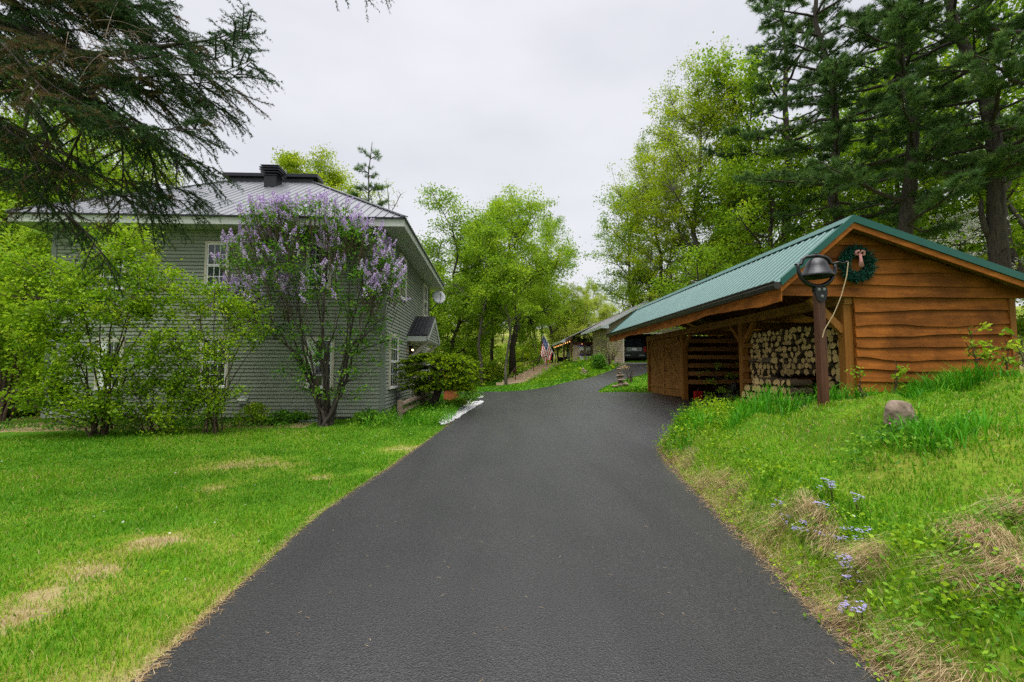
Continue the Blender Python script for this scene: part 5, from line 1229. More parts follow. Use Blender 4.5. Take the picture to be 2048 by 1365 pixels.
# ------------------------------------------------------------------ shrubs shaped to the photograph's outlines, in metres
def shrub(name, base, stems, lobes, label, lm, ncl, per, leaf, rc, cat='shrub', seed=1, bark='twig', flat=.7, up=.6, shell=.55, twr=.03, extra=None, sr=.04):
    rg = np.random.default_rng(seed); o = thing(name, base, label, cat); mb = MB(); nodes, nrad = [], []
    base = np.array(base)
    for i, st in enumerate(stems):
        pts = np.array([np.asarray(q, float) for q in st]); pts = np.concatenate([(base+np.array([*(rg.normal(size=2)*.12), -.1]))[None], pts]); k = len(pts)
        t = np.linspace(0, k-1, 5*k); sm = np.stack([np.interp(t, range(k), pts[:, j]) for j in range(3)], 1)
        for _ in range(3): sm[1:-1] = (sm[:-2]+2*sm[1:-1]+sm[2:])/4
        sm[1:-1] += rg.normal(size=(len(sm)-2, 3))*.014
        r = sr*rg.uniform(.55, 1.1); rd = np.linspace(r, .006, len(sm)); mb.tube(sm, rd, 7, cap=False); limb_nodes(sm, rd, nodes, nrad, 12)
    P, T = crown(mb, np.concatenate(nodes), np.concatenate(nrad), lobes, ncl, rg, rc, per, leaf, flat, shell, up, twr)
    mb.build('stems', M[bark], o, smooth=True)
    V, F = leaf_quads(P, leaf*rg.uniform(.55, 1.25, len(P)), rg, up); bulk('foliage', V, F, LM[lm], np.repeat(T, 4), o)
    return o, rg
A3 = lambda px, py, Y: at(px, py, Y)
# lilac
LY = 11.3; lb = G(655, 851); lb[1] = lb[1]
by = lb[1]
sts = []
rgl = np.random.default_rng(8)
for tx, ty, dy in ((470,520,-.2),(520,440,.2),(560,425,-.4),(610,430,.4),(660,440,-.3),(700,470,.3),(735,510,-.2),(770,560,.1),(790,610,-.4),(480,600,.4),(540,520,-.6),(640,500,-.7),(700,560,-.6),(750,640,.2),(590,560,.5),(680,620,-.5),(455,585,.1),(610,640,-.3)):
    e = A3(tx, ty, by+dy); w1, w2 = ((634, 790), (607, 715)) if tx < 600 else (((656, 785), (652, 700)) if tx < 690 else ((684, 775), (706, 690)))
    jx = rgl.uniform(-14, 14); sts.append([A3(w1[0]+jx*.5, w1[1], by+dy*.15), A3(w2[0]+jx, w2[1]+rgl.uniform(-20, 20), by+dy*.4), (A3(w2[0]+jx, w2[1], by+dy*.6)+e)/2+(0, 0, -.1), e])
lob = []
for px, py, rx, rz_, dy, ry_ in ((500,520,60,60,.1,.7),(560,450,70,45,.1,.8),(640,450,80,50,.1,.9),(710,500,70,60,.1,.8),(770,580,40,80,.1,.6),(600,540,90,70,-.2,.9),(690,600,80,70,-.2,.8),(530,600,60,50,0,.6),(470,610,40,45,0,.4),(770,660,30,60,0,.4),(640,690,60,50,-.2,.5),(700,720,40,60,-.1,.4),(660,790,40,45,-.2,.3),(560,660,50,50,-.1,.5),(730,690,50,60,.1,.5),(600,740,45,40,-.2,.4),(720,770,35,35,-.1,.3)):
    s = by/910; lob.append((A3(px, py, by+dy), (rx*s, ry_, rz_*s)))
lil, rg = shrub('lilac_bush', lb, sts, lob, 'tall lilac bush in purple bloom in front of the right half of the house', 'lilac', 330, 26, .08, .22, cat='lilac', seed=71, bark='bark', sr=.05, twr=.022, shell=.5)
fl_ = []; fd = []
for i in range(600):
    l = lob[rg.choice(9, p=np.array([.1,.17,.17,.15,.13,.06,.04,.1,.08]))]; d = unit(rg.normal(size=3)+np.array([0, -.5, .55])); 
    if d[2] < -.3: continue
    fl_.append(np.array(l[0])+d*np.array(l[1])*rg.uniform(.75, 1.12)); fd.append(unit(d*.5+Z*.9+rg.normal(size=3)*.25))
fl_ = np.array(fl_); fd = np.array(fd); n = len(fl_); K = 46; t = rg.uniform(0, 1, (n, K, 1)); rad = .068*(1-t*.85); rdm = unit(rg.normal(size=(n, K, 3)))
Pf = (fl_[:, None]+fd[:, None]*t*.25*rg.uniform(.7, 1.2, (n, 1, 1))+rdm*rad).reshape(-1, 3)
V, F = leaf_quads(Pf, .036*rg.uniform(.7, 1.2, n*K), rg, .3, .9); bulk('blossom', V, F, LM['lilac_f'], np.repeat(np.clip(np.repeat(rg.normal(.5, .2, n), K)+rg.normal(0, .15, n*K), 0, 1), 4), lil)
Pl = (fl_[:, None]-fd[:, None]*rg.uniform(0, .14, (n, 9, 1))+rg.normal(size=(n, 9, 3))*.05).reshape(-1, 3); V, F = leaf_quads(Pl, .085*rg.uniform(.6, 1.2, n*9), rg, .5); bulk('upper_leaves', V, F, LM['lilac'], np.repeat(np.clip(rg.normal(.65, .2, n*9), 0, 1), 4), lil)
wtw = MB()
for i in range(0, n, 1): 
    j = rg.integers(0, len(lob)); q = fl_[i]-Z*rg.uniform(.5, .9)+(lb-fl_[i])*np.array([.12, .1, 0]); wtw.tube(bez(q, (q+fl_[i])/2+rg.normal(size=3)*.05, fl_[i], 4), [.009, .007, .005, .004], 4, cap=False)
wtw.build('twigs', M['twig'], lil)
# the large light-green shrub in front of the left half
def lobset(rows, Y):
    return [(A3(px, py, Y+dy), (rx*Y/910, ry_, rz_*Y/910)) for px, py, rx, rz_, dy, ry_ in rows]
def fan(bx, by_, Y, tips): return [[A3(bx+(tx-bx)*.3, by_-(by_-ty)*.45, Y+dy*.4), A3(tx, ty, Y+dy)] for tx, ty, dy in tips]
B = G(200, 872); Y = B[1]
shrub('honeysuckle_shrub', B, fan(200, 872, Y, ((110,560,.2),(150,520,-.2),(200,500,.3),(250,490,0),(300,500,.2),(330,580,-.2),(120,640,-.3),(270,600,-.4),(340,640,.1),(80,600,0),(290,560,.3),(60,720,-.2))),
      lobset(((150,560,80,70,.1,.8),(250,510,75,60,.1,.8),(310,560,55,50,0,.6),(200,600,90,50,-.2,.8),(100,650,80,60,-.1,.7),(290,620,60,35,-.2,.5),(120,740,70,45,-.3,.5),(60,560,60,70,.2,.7),(240,470,60,30,.2,.6),(160,700,60,50,-.2,.6),(250,720,55,45,-.2,.5),(90,790,60,40,-.3,.5),(180,810,60,40,-.4,.5),(320,690,40,50,-.1,.5)), Y),
      'largest light green shrub covering the left half of the house front', 'shrub', 520, 50, .078, .27, seed=72, sr=.03)
B = G(300, 868); Y = B[1]
shrub('honeysuckle_shrub', B, fan(300, 868, Y, ((230,790,-.2),(260,770,.1),(310,760,-.2),(350,790,0),(370,770,.2),(280,800,-.3),(380,820,-.2))),
      lobset(((300,790,80,60,-.1,.5),(350,770,50,60,0,.4),(240,810,55,50,-.2,.4),(320,840,70,25,-.3,.3),(400,800,40,40,-.1,.3)), Y), 'low spreading light green shrub at the foot of the largest shrub', 'shrub', 150, 38, .072, .24, seed=73, sr=.02)
B = G(425, 868); Y = B[1]
shrub('honeysuckle_shrub', B, fan(425, 868, Y, ((360,600,.2),(390,560,0),(430,560,-.2),(470,590,.2),(510,620,0),(350,680,-.3),(520,670,.2),(400,640,-.2),(450,640,-.3),(380,720,.1),(490,740,0),(500,560,.2))),
      lobset(((400,600,60,50,0,.6),(460,610,60,50,0,.6),(380,680,50,45,-.1,.5),(500,650,45,50,.1,.5),(430,700,50,40,-.2,.5),(400,760,55,40,-.2,.4),(440,800,50,30,-.2,.3)), Y),
      'sparse twiggy green shrub with many thin stems left of the lilac', 'shrub', 270, 30, .066, .24, seed=74, sr=.018, twr=.018)
for px, py, R, Hh_, lab in ((510,852,.45,.5,'light green ferny plant between the twiggy shrub and the lilac'),(735,846,.35,.3,'small green plant under the right side of the lilac'),(560,850,.3,.35,'dark low plant by the window well'),(600,846,.25,.28,'tiny green plant at the lilac foot')):
    L = G(px, py); plant_tree('low_plant', L, bush_spec(px, R, Hh_, 24, .07, 45, rc=.14), 'lilac' if px > 550 else 'shrub', lab, 'plant', None, 'twig', 'foliage')
# left edge mass
B = G(30, 885); Y = B[1]+3.2; B = np.array(on(at(20, 741, Y)[0], Y))
shrub('hedge_shrub', B, fan(20, 840, Y, ((-40,560,0),(20,500,.3),(60,540,-.2),(90,620,0),(-60,640,0),(100,700,.2))), lobset(((0,560,80,80,0,.9),(60,640,70,60,0,.8),(-50,680,80,90,0,.9),(90,500,50,50,.4,.6),(70,720,60,50,-.3,.6)), Y), 'tall dark green shrub at the left edge behind the rail fence', 'wood_g', 300, 60, .10, .36, seed=75, sr=.05)
# ------------------------------------------------------------------ umbrella-shaped dwarf spruce
ub = G(868, 806); ub[1] = 14.2; ub = np.array(on(at(868, 741, 14.2)[0], 14.2)); s = 14.2/910
um = thing('dwarf_spruce', ub, 'umbrella-shaped dwarf spruce with bright tips beside the front door', 'spruce'); rg = np.random.default_rng(81)
mb = MB(); top = A3(885, 725, 14.2); mb.tube([ub-(0, 0, .2), ub+(.02, 0, .35), (ub+top)/2+(.05, 0, 0), top], [.17, .13, .11, .05], 9)
P0s, P1s, Ts = [], [], []
tiers = [(884, 712, 58), (880, 722, 78), (880, 735, 86), (878, 748, 84), (882, 760, 76), (870, 772, 60), (905, 772, 45)]
for px, py, rx in tiers:
    c = A3(px, py, 14.2); R = rx*s
    for k in range(26):
        az = rg.uniform(0, 6.28); r1 = R*rg.uniform(.55, 1.06); a = c+np.array([math.cos(az), math.sin(az), 0])*r1*.12; e = c+np.array([math.cos(az)*r1, math.sin(az)*r1*.9, rg.uniform(-.10, .03)])
        br = bez(a, (a+e)/2+Z*.1, e-Z*.04, 9); mb.tube(br[::2], np.linspace(.014, .004, 5), 4, cap=False)
        d = unit(e-a); sd_ = np.cross(d, Z)
        for j in range(3, 9):
            for _ in range(4):
                dr = unit(d*rg.uniform(.4, 1)+sd_*rg.uniform(-1, 1)+Z*rg.uniform(-.08, .08)); l = rg.uniform(.07, .2); q = br[j]+rg.normal(size=3)*.02
                P0s.append(q); P1s.append(q+dr*l); Ts.append(.40+rg.normal(0, .12)); P0s.append(q+dr*l*.85); P1s.append(q+dr*l*1.35); Ts.append((.84 if rg.random() < .72 else .5)+rg.normal(0, .1))
mb.build('trunk', M['bark'], um, smooth=True)
V, F = needle_tris(np.array(P0s), np.array(P1s), 20, .042, .014, .85, rg); bulk('foliage', V, F, LM['dwarf'], np.repeat(np.clip(Ts, 0, 1), 60), um)
# other planting round the house corner
def simple_plant(name, px, py, R, Hh_, lm, label, n=26, leaf=.06, per=50, rc=.14, Y=None, cat='plant'):
    L = G(px, py) if Y is None else np.array(gp(px, Y)); return plant_tree(name, L, bush_spec(int(px*7+py), R, Hh_, n, leaf, per, rc=rc), lm, label, cat, None, 'twig', 'foliage')
simple_plant('round_evergreen', 849, 812, .34, .95, 'pine', 'dark rounded evergreen left of the dwarf spruce trunk', 60, .05, 70, .16, Y=15.4, cat='evergreen')
simple_plant('perennial_clump', 934, 800, .5, .5, 'lilac', 'rounded green clump nearest the far tip of the white pebbles', 34, .06, 50, Y=17.2)
simple_plant('perennial_clump', 917, 812, .42, .36, 'shrub', 'bright green leafy clump in front of the white pebbles', 30, .06, 55, Y=14.8)
simple_plant('perennial_clump', 950, 795, .35, .3, 'lilac', 'small green clump farthest along the bed by the drive', 20, .06, 50, Y=18.6)
simple_plant('round_shrub', 1196, 741, .62, 1.0, 'lilac', 'dark round shrub on the grass below the porch', 70, .09, 60, .22, cat='shrub')
L = G(1222, 733); plant_tree('bare_shrub', L, bush_spec(991, 1.2, 2.2, 46, .07, 16, stems=14, rc=.3), 'maple_y', 'sparse twiggy bush with few leaves beside the tan garage wall', 'shrub', None, 'twig', 'foliage')
L = G(1260, 766); o, _ = shrub('cut_shrub', L, [[L+(dx, 0, .5), L+(dx*2.2, 0, h)] for dx, h in ((-.12, .8), (-.02, .95), (.06, 1.05), (.12, .9), (-.2, .62))], [(L+(-.25, 0, .75), (.2, .2, .12))], 'pruned brown shrub with bare upright stems on the grass island', 'straw', 10, 22, .05, .1, seed=76, sr=.04)
# saplings and weeds before the shed
def sapling(px, py, Y, top, label, lm='maple', n=16, leaf=.10, per=14, w=.3, seed=0):
    L = np.array(gp(px, Y)); tp_ = A3(top[0], top[1], Y); m_ = (L+tp_)/2+(.05, 0, 0)
    return shrub('sapling', L, [[m_, tp_], [m_+(.05, .05, -.1), tp_+(w*.6, .1, -.3)], [m_+(-.03, .02, .05), tp_+(-w*.5, -.1, -.25)]], [(tp_-(0, 0, .12), (w, w, .25)), (tp_-(-.1, 0, .4), (w*.8, w*.8, .2))], label, lm, int(n*.7), per, leaf*.75, .11, cat='sapling', seed=int(px), sr=.0075, twr=.012, up=.9)
sapling(1960, 752, 6.7, (1935, 655), 'left maple sapling of the pair before the shed boards')
sapling(2012, 752, 6.6, (2010, 680), 'right maple sapling of the pair before the shed corner')
sapling(1782, 758, 6.9, (1790, 722), 'tiny sapling against the lowest shed boards left of the maple saplings', n=7, w=.12)
sapling(1712, 800, 6.3, (1716, 735), 'spindly sapling just right of the bell post', n=7, w=.14, leaf=.07)
sapling(2035, 770, 6.0, (2040, 665), 'leafy sapling cut by the right edge of the picture', n=14, w=.3)
rgb_ = np.random.default_rng(91)
for i, (px, py, tops, lab) in enumerate(((1500, 812, ((1380,740),(1420,728),(1450,745),(1425,775),(1400,760),(1475,720)), 'arching bramble with bare brown canes at the drive edge before the shed'),
                                 (1560, 805, ((1500,730),(1560,715),(1590,700),(1610,735),(1530,750)), 'leafy bramble in front of the low firewood stack'),
                                 (1440, 830, ((1385,800),(1410,790),(1455,780),(1470,800)), 'low leafy bramble at the tip of the grassy bank'))):
    L = G(px, py); st_ = [[A3(px+(tx-px)*.4, py-(py-ty)*.75, L[1]+rgb_.uniform(-.3, .3)), A3(tx, ty, L[1]+rgb_.uniform(-.3, .4))] for tx, ty in tops]
    shrub('bramble', L, st_, [(q[-1]-(q[-1]-q[0])*.35, (.16, .2, .12)) for q in st_]+[(L+(0, 0, .25), (.3, .3, .2))], lab, 'shrub', 60, 12, .05, .10, seed=95+i, sr=.009, twr=.012)
# ------------------------------------------------------------------ grass, weeds, small ground things
rg = np.random.default_rng(101)
_sn = rt*1.0
STAIRP = [tuple(st0-rt*.95-dxy*.6), tuple(st0+rt*1.2-dxy*.6), tuple(st1+rt*1.2+dxy*.2), tuple(st1-rt*.95+dxy*.2)]
def scatter(n, r0, r1, a0, a1, pw=1.0):
    r = r0+(r1-r0)*rg.uniform(0, 1, n)**pw; a = np.radians(rg.uniform(a0, a1, n)); return r*np.sin(a), r*np.cos(a)
def ok_ground(x, y):
    return ~pip(STAIRP, x, y) & ~pip(ROADS, x, y) & ~in_house(x, y, .02) & ~in_shed(x, y)
def surf(x, y): return np.stack([x, y, H(x, y)-.008], 1)
# mown turf, denser near the camera
x, y = scatter(430000, 1.2, 15, -60, 62, 1.05); xe, ye = scatter(70000, 1.0, 9, 55, 120, .9); xf, yf = scatter(40000, 1.2, 9, -120, -56, .9); x = np.r_[x, xe, xf]; y = np.r_[y, ye, yf]; k = ok_ground(x, y); x, y = x[k], y[k]
dr = dryness(x, y); k = rg.uniform(0, 1, len(x)) > np.clip((dr-.6)*1.2, 0, .55); x, y, dr = x[k], y[k], dr[k]
under_shrub = (x < -4) & (x > -12.5) & (y > 11.0) & (y < 12.6); k = ~under_shrub | (rg.uniform(0, 1, len(x)) < .25); x, y, dr = x[k], y[k], dr[k]
dist = np.hypot(x, y); right = x > 1.5
hgt = (.030+.026*vnoise(x, y, .5, 41)+.009*rg.normal(size=len(x)))*np.where(right, 1.3, 1.0)*(1+.02*dist); hgt = np.clip(hgt, .014, .13)
wid = .0022+.0008*dist
V, F = blade_tris(surf(x, y), hgt, wid, rg.uniform(.2, 1.0, len(x)), rg)
T = np.clip(.22+np.where(right, .10, 0)+.34*(vnoise(x, y, 1.4, 42)-.5)+.25*(vnoise(x, y, .3, 47)-.5)+rg.normal(0, .13, len(x))+np.where(dr > .42, (dr-.42)*1.1, 0)+np.where(rg.uniform(0, 1, len(x)) < .05+.25*dr, .45, 0), 0, 1)
o = bulk('lawn_grass', V, F, LM['grass'], np.repeat(T, 5)); tag(o, 'mown green lawn grass with dry tan patches either side of the drive', 'grass', kind='stuff')
# farther grass: banks, island, slope below the porch
x, y = scatter(90000, 14, 44, -34, 26, 1.0); k = ok_ground(x, y) & (x > -3 if False else ~in_house(x, y, .3)); x, y = x[k], y[k]
tall = np.where((x > .5) & (y > 25), 1.0, 0)
V, F = blade_tris(surf(x, y), (.07+.05*vnoise(x, y, 1, 43))*(1+1.3*tall*vnoise(x, y, 2.2, 44)), .018+.0009*y, rg.uniform(.2, 1, len(x)), rg)
T = np.clip(.16+.5*(vnoise(x, y, 1.7, 45)-.45)+rg.normal(0, .13, len(x)), 0, .7)
o = bulk('meadow_grass', V, F, LM['grass'], np.repeat(T, 5)); tag(o, 'rough bright grass on the slope below the porch and beyond the drive', 'grass', kind='stuff')
# forest floor greenery
x = rg.uniform(-30, 45, 16000); y = rg.uniform(20, 75, 16000); k = ok_ground(x, y) & ~((x > 8) & (x < 15.5) & (y > 33) & (y < 57)) & ((y > 30) | (x > 9) | (x < -13)); x, y = x[k], y[k]
V, F = leaf_quads(np.stack([x, y, H(x, y)+rg.uniform(.02, .5, len(x))], 1), rg.uniform(.15, .42, len(x)), rg, 1.0)
o = bulk('ground_cover', V, F, LM['maple'], np.repeat(np.clip(rg.normal(.45, .25, len(x)), 0, 1), 4)); tag(o, 'low green plants covering the floor of the wood', 'ground cover', kind='stuff')
# tall daylily leaves along the top of the right bank, before the shed
def lily_pts(n, x0, x1, y0, y1): return rg.uniform(x0, x1, n), rg.uniform(y0, y1, n)
xs, ys = [], []
for (n, x0, x1, y0, y1) in ((5200, 4.9, 10.2, 6.35, 7.3), (1700, 3.6, 5.2, 6.7, 8.2), (700, 3.0, 4.2, 7.0, 8.3), (300, 8, 11, 6.2, 6.8)):
    a, b = lily_pts(n, x0, x1, y0, y1); xs.append(a); ys.append(b)
x = np.concatenate(xs); y = np.concatenate(ys); k = ok_ground(x, y) & (vnoise(x, y, .35, 51) > .28); x, y = x[k], y[k]
V, F = blade_tris(surf(x, y), rg.uniform(.24, .5, len(x))*(.7+.5*vnoise(x, y, .8, 52)), rg.uniform(.010, .018, len(x)), rg.uniform(.25, .9, len(x)), rg, bend=1.1)
o = bulk('daylily_leaves', V, F, LM['lily'], np.repeat(np.clip(rg.normal(.45, .22, len(x)), 0, 1), 5)); tag(o, 'lush tall daylily leaves along the foot of the shed boards', 'daylilies', kind='stuff')
# leafy weeds over the bank edge
def weeds(nc, poly_fn, name, label, hmin, hmax, leaf, lm, per=16, tt=.5, rad=.08):
    x, y = poly_fn(nc); k = ok_ground(x, y); x, y = x[k], y[k]; n = len(x); h = rg.uniform(hmin, hmax, n)
    base = np.stack([x, y, H(x, y)], 1); P = base[:, None]+rg.normal(size=(n, per, 3))*np.array([rad, rad, 0])+Z*(h[:, None]*rg.uniform(.1, 1, (n, per)))[..., None]; P = P.reshape(-1, 3)
    V, F = leaf_quads(P, leaf*rg.uniform(.5, 1.3, len(P)), rg, .9); t = np.clip(np.repeat(rg.normal(tt, .18, n), per)+rg.normal(0, .12, len(P)), 0, 1)
    o = bulk(name, V, F, LM[lm], np.repeat(t, 4)); tag(o, label, 'weeds', kind='stuff')
bx = np.array(BANK[1:10], float)
def along_bank(n, e0=.05, e1=.6, i0=0, i1=9):
    t = rg.uniform(i0, i1-1.001, n); i = t.astype(int); f = (t-i)[:, None]; p = bx[i]*(1-f)+bx[np.minimum(i+1, 8)]*f; d = unit(bx[np.minimum(i+1, 8)]-bx[i]); nrm = np.stack([d[:, 1], -d[:, 0]], 1)
    p = p+nrm*rg.uniform(e0, e1, (n, 1)); return p[:, 0], p[:, 1]
weeds(1100, lambda n: along_bank(n, .03, .7), 'bank_weeds', 'small leafy weeds along the edge of the right bank', .03, .14, .035, 'shrub', 14, .45)
weeds(260, lambda n: along_bank(n, .05, 1.0, 4, 9), 'tall_weeds', 'taller leafy weeds at the tip of the right bank', .1, .38, .05, 'shrub', 22, .5)
weeds(230, lambda n: (rg.uniform(2.0, 3.6, n), rg.uniform(1.3, 2.7, n)), 'near_weeds', 'broad-leaved weeds on the near end of the right bank', .03, .17, .036, 'lilac', 20, .6)
weeds(1300, lambda n: (rg.uniform(2.2, 9, n), rg.uniform(2, 6.8, n)), 'lawn_clover', 'clover and small broad leaves in the right-hand lawn', .02, .06, .028, 'shrub', 8, .42, .05)
weeds(500, lambda n: (rg.uniform(-9, -1.9, n), rg.uniform(1.6, 6, n)), 'lawn_clover', 'small broad leaves in the left-hand lawn', .015, .04, .025, 'shrub', 7, .4, .05)
weeds(240, lambda n: (rg.uniform(-3.4, -1.1, n), rg.uniform(11.2, 15.2, n)), 'bed_plants', 'soft green bed plants at the right corner of the house', .1, .36, .06, 'lilac', 26, .6, .10)
weeds(150, lambda n: (rg.uniform(-12.4, -4.5, n), rg.uniform(11.3, 12.5, n)), 'bed_plants', 'dark low plants along the house front under the shrubs', .06, .3, .07, 'lilac', 20, .4, .12)
weeds(320, lambda n: (rg.uniform(1.5, 6.5, n), rg.uniform(25.5, 36, n)), 'slope_plants', 'mixed green plants on the slope beside the stairs', .05, .3, .11, 'shrub', 22, .35, .22)
x = np.concatenate([rg.uniform(-3.2, -1.0, 2600)]); y = rg.uniform(11.3, 15.5, 2600); k = ok_ground(x, y); x, y = x[k], y[k]
V, F = blade_tris(surf(x, y), rg.uniform(.15, .38, len(x)), .012, rg.uniform(.2, .8, len(x)), rg); o = bulk('bed_grass', V, F, LM['lily'], np.repeat(np.clip(rg.normal(.5, .2, len(x)), 0, 1), 5)); tag(o, 'tufted soft grass in the bed at the house corner', 'grass', kind='stuff')
# dry overhanging straw on the lip
cxs, cys = along_bank(20, .06, .40, 0, 6); cx2, cy2 = rg.uniform(2.45, 3.6, 17), rg.uniform(1.75, 2.7, 17)
cxs = np.r_[cxs, cx2]; cys = np.r_[cys, cy2]; nn_ = 260; x = np.repeat(cxs, nn_)+rg.normal(0, .055, len(cxs)*nn_); y = np.repeat(cys, nn_)+rg.normal(0, .085, len(cxs)*nn_); azc = np.repeat(rg.normal(PI*1.05, .6, len(cxs)), nn_)+rg.normal(0, .38, len(cxs)*nn_)
xb_, yb_ = along_bank(1700, .0, .2, 0, 6); x = np.r_[x, xb_]; y = np.r_[y, yb_]; azc = np.r_[azc, rg.normal(PI*1.05, .8, len(xb_))]; k = ok_ground(x, y); x, y, azc = x[k], y[k], azc[k]
V, F = blade_tris(surf(x, y), rg.uniform(.07, .20, len(x)), .0026, rg.uniform(.7, 1.5, len(x)), rg, bend=1.6, az=azc)
o = bulk('dry_grass', V, F, LM['straw'], np.repeat(np.clip(rg.normal(.5, .25, len(x)), 0, 1), 5)); tag(o, 'dry tan straw hanging over the near lip of the right bank', 'dry grass', kind='stuff')
# fallen pine needles along both edges and on the asphalt
def flat_needles(x, y, L_, w, name, label):
    a = rg.uniform(0, PI, len(x)); d = np.stack([np.cos(a), np.sin(a), rg.normal(0, .05, len(x))], 1); P = np.stack([x, y, np.where(pip(ROADS, x, y), base_h(x, y)+.0165, H(x, y)+.022)], 1); s = np.cross(d, Z)*w*.5; l = (L_*rg.uniform(.5, 1.2, len(x)))[:, None]*.5
    V = np.stack([P-d*l-s, P-d*l+s, P+d*l+s*.5, P+d*l-s*.5], 1).reshape(-1, 3); o = bulk(name, V, np.arange(len(V)).reshape(-1, 4), LM['straw'], np.repeat(np.clip(rg.normal(.35, .25, len(x)), 0, 1), 4)); tag(o, label, 'needles', kind='stuff')
le = np.array(ROAD[0:10], float); re = np.array(ROAD[-1:-13:-1], float)
def along(poly, n, sd, e):
    t = rg.uniform(0, len(poly)-1.001, n); i = t.astype(int); f = (t-i)[:, None]; p = poly[i]*(1-f)+poly[i+1]*f; return p[:, 0]+sd*rg.normal(0, e, n)+sd*.0, p[:, 1]+rg.normal(0, .02, n)
xa, ya = along(le[1:], 2400, -1, .025); xb, yb = along(re[1:7], 3800, 1, .05)
flat_needles(np.r_[xa, xb], np.r_[ya, yb], .09, .003, 'fallen_needles', 'brown fallen pine needles gathered along the edges of the drive')
x, y = rg.uniform(-1.9, 2.6, 300), rg.uniform(1.6, 11, 300); k = pip(ROADS, x, y); flat_needles(x[k], y[k], .034, .0026, 'asphalt_litter', 'scattered bits of needle litter lying on the asphalt')
x, y = scatter(150, 2.2, 12, -50, 52); k = ok_ground(x, y); x, y = x[k], y[k]
V, F = leaf_quads(np.stack([x, y, H(x, y)+.055], 1), rg.uniform(.012, .028, len(x)), rg, 2.0, 1.0)
o = bulk('lawn_flecks', V, F, LM['blossom'], np.repeat(rg.uniform(0, 1, len(x)), 4)); tag(o, 'scattered fallen white petals in the lawn grass', 'petals', kind='stuff')
# white pebbles in the bed by the drive
gb = np.array([(-1.18, 11.3), (-.92, 12.4), (-.62, 14.4), (-.30, 16.6), (-.42, 17.0), (-.85, 16.2), (-.8, 17.4), (-.35, 18.6), (-.5, 19.4), (-1.2, 18.6), (-1.5, 16), (-1.45, 13.5), (-1.35, 11.6)])
P = []; 
while len(P) < 1900:
    q = np.array([rg.uniform(-1.6, -.2), rg.uniform(11.2, 19.5)])
    if pip(gb, q[:1], q[1:])[0]: P.append(q)
P = np.array(P); mb = MB()
for i, q in enumerate(P):
    r = rg.uniform(.025, .055); mb.lathe([(0, -r*.5), (r*.9, -r*.2), (r, r*.15), (r*.6, r*.5), (0, r*.6)], (q[0], q[1], h1(*q)+.03 if i % 6 == 0 else float(base_h(q[:1], q[1:])[0])+.035), 6, t=float(rg.uniform(.3, 1)))
M['pebble'] = mat('white_pebble', (.26, .26, .26), (.50, .50, .49), rough=.8, scale=9, tint=.3)
o = mb.build('white_pebbles', M['pebble'], smooth=True); tag(o, 'white pebble bed between the house planting and the drive', 'pebbles', kind='stuff')
# lavender phlox along the bank
PH = [(1565,1060,0),(1585,1075,0),(1605,1095,1),(1625,1085,1),(1560,1045,2),(1640,1055,2),(1650,1100,0),(1690,1110,1),(1700,1085,1),(1735,1105,2),(1680,1175,1),(1690,1160,0),(1695,1200,2),(1700,1255,0),(1725,1285,2),(1720,1165,1),(1665,1010,2),(1655,1000,2),(1715,1030,2)]
kinds = []
for k in range(3):
    r_ = np.random.default_rng(500+k); nst = 2+k; mb = MB(); fp_ = []; lp = []
    for s_ in range(nst):
        e = np.array([r_.normal()*.05, r_.normal()*.05, r_.uniform(.10, .17)]); mb.tube(bez(np.zeros(3), e*np.array([.3, .3, .6]), e, 4), .0022, 4); c = e+r_.normal(size=(6, 3))*np.array([.012, .012, .010]); fp_.append(c); lp.append(bez(np.zeros(3), e*np.array([.3, .3, .6]), e, 8)[1:7])
    kinds.append((mb, np.concatenate(fp_), np.concatenate(lp), r_))
pk = {}
for px, py, k in PH:
    L = G(px, py); L[2] -= .02; lab = 'small lavender phlox flowering among weeds on the right bank'
    if k not in pk:
        mb, fp_, lp, r_ = kinds[k]; o = thing('phlox_plant', (0, 0, 0), lab, 'flower', 'phlox flowers on the right bank'); mb.build('stems', M['twig'], o)
        # five petals a flower
        Pp = []; 
        for c in fp_:
            for j in range(5): Pp.append([c, c+np.array([math.cos(j*1.257-.4)*.006, math.sin(j*1.257-.4)*.006-.002, .002]), c+np.array([math.cos(j*1.257)*.0105, math.sin(j*1.257)*.0105-.003, .003]), c+np.array([math.cos(j*1.257+.4)*.006, math.sin(j*1.257+.4)*.006-.002, .002])])
        Pp = np.array(Pp).reshape(-1, 3); bulk('blossom', Pp, np.arange(len(Pp)).reshape(-1, 4), LM['phlox'], np.repeat(r_.uniform(0, 1, len(Pp)//4), 4), o)
        V, F = leaf_quads(np.repeat(lp, 2, 0)+r_.normal(size=(len(lp)*2, 3))*.012, .03, r_, .3, .25); bulk('leaves', V, F, LM['shrub'], np.full(len(V), .4), o)
        o.location = L; pk[k] = o
    else: dup(pk[k], L, random.uniform(0, 6), random.uniform(.85, 1.2), lab, 'phlox flowers on the right bank')
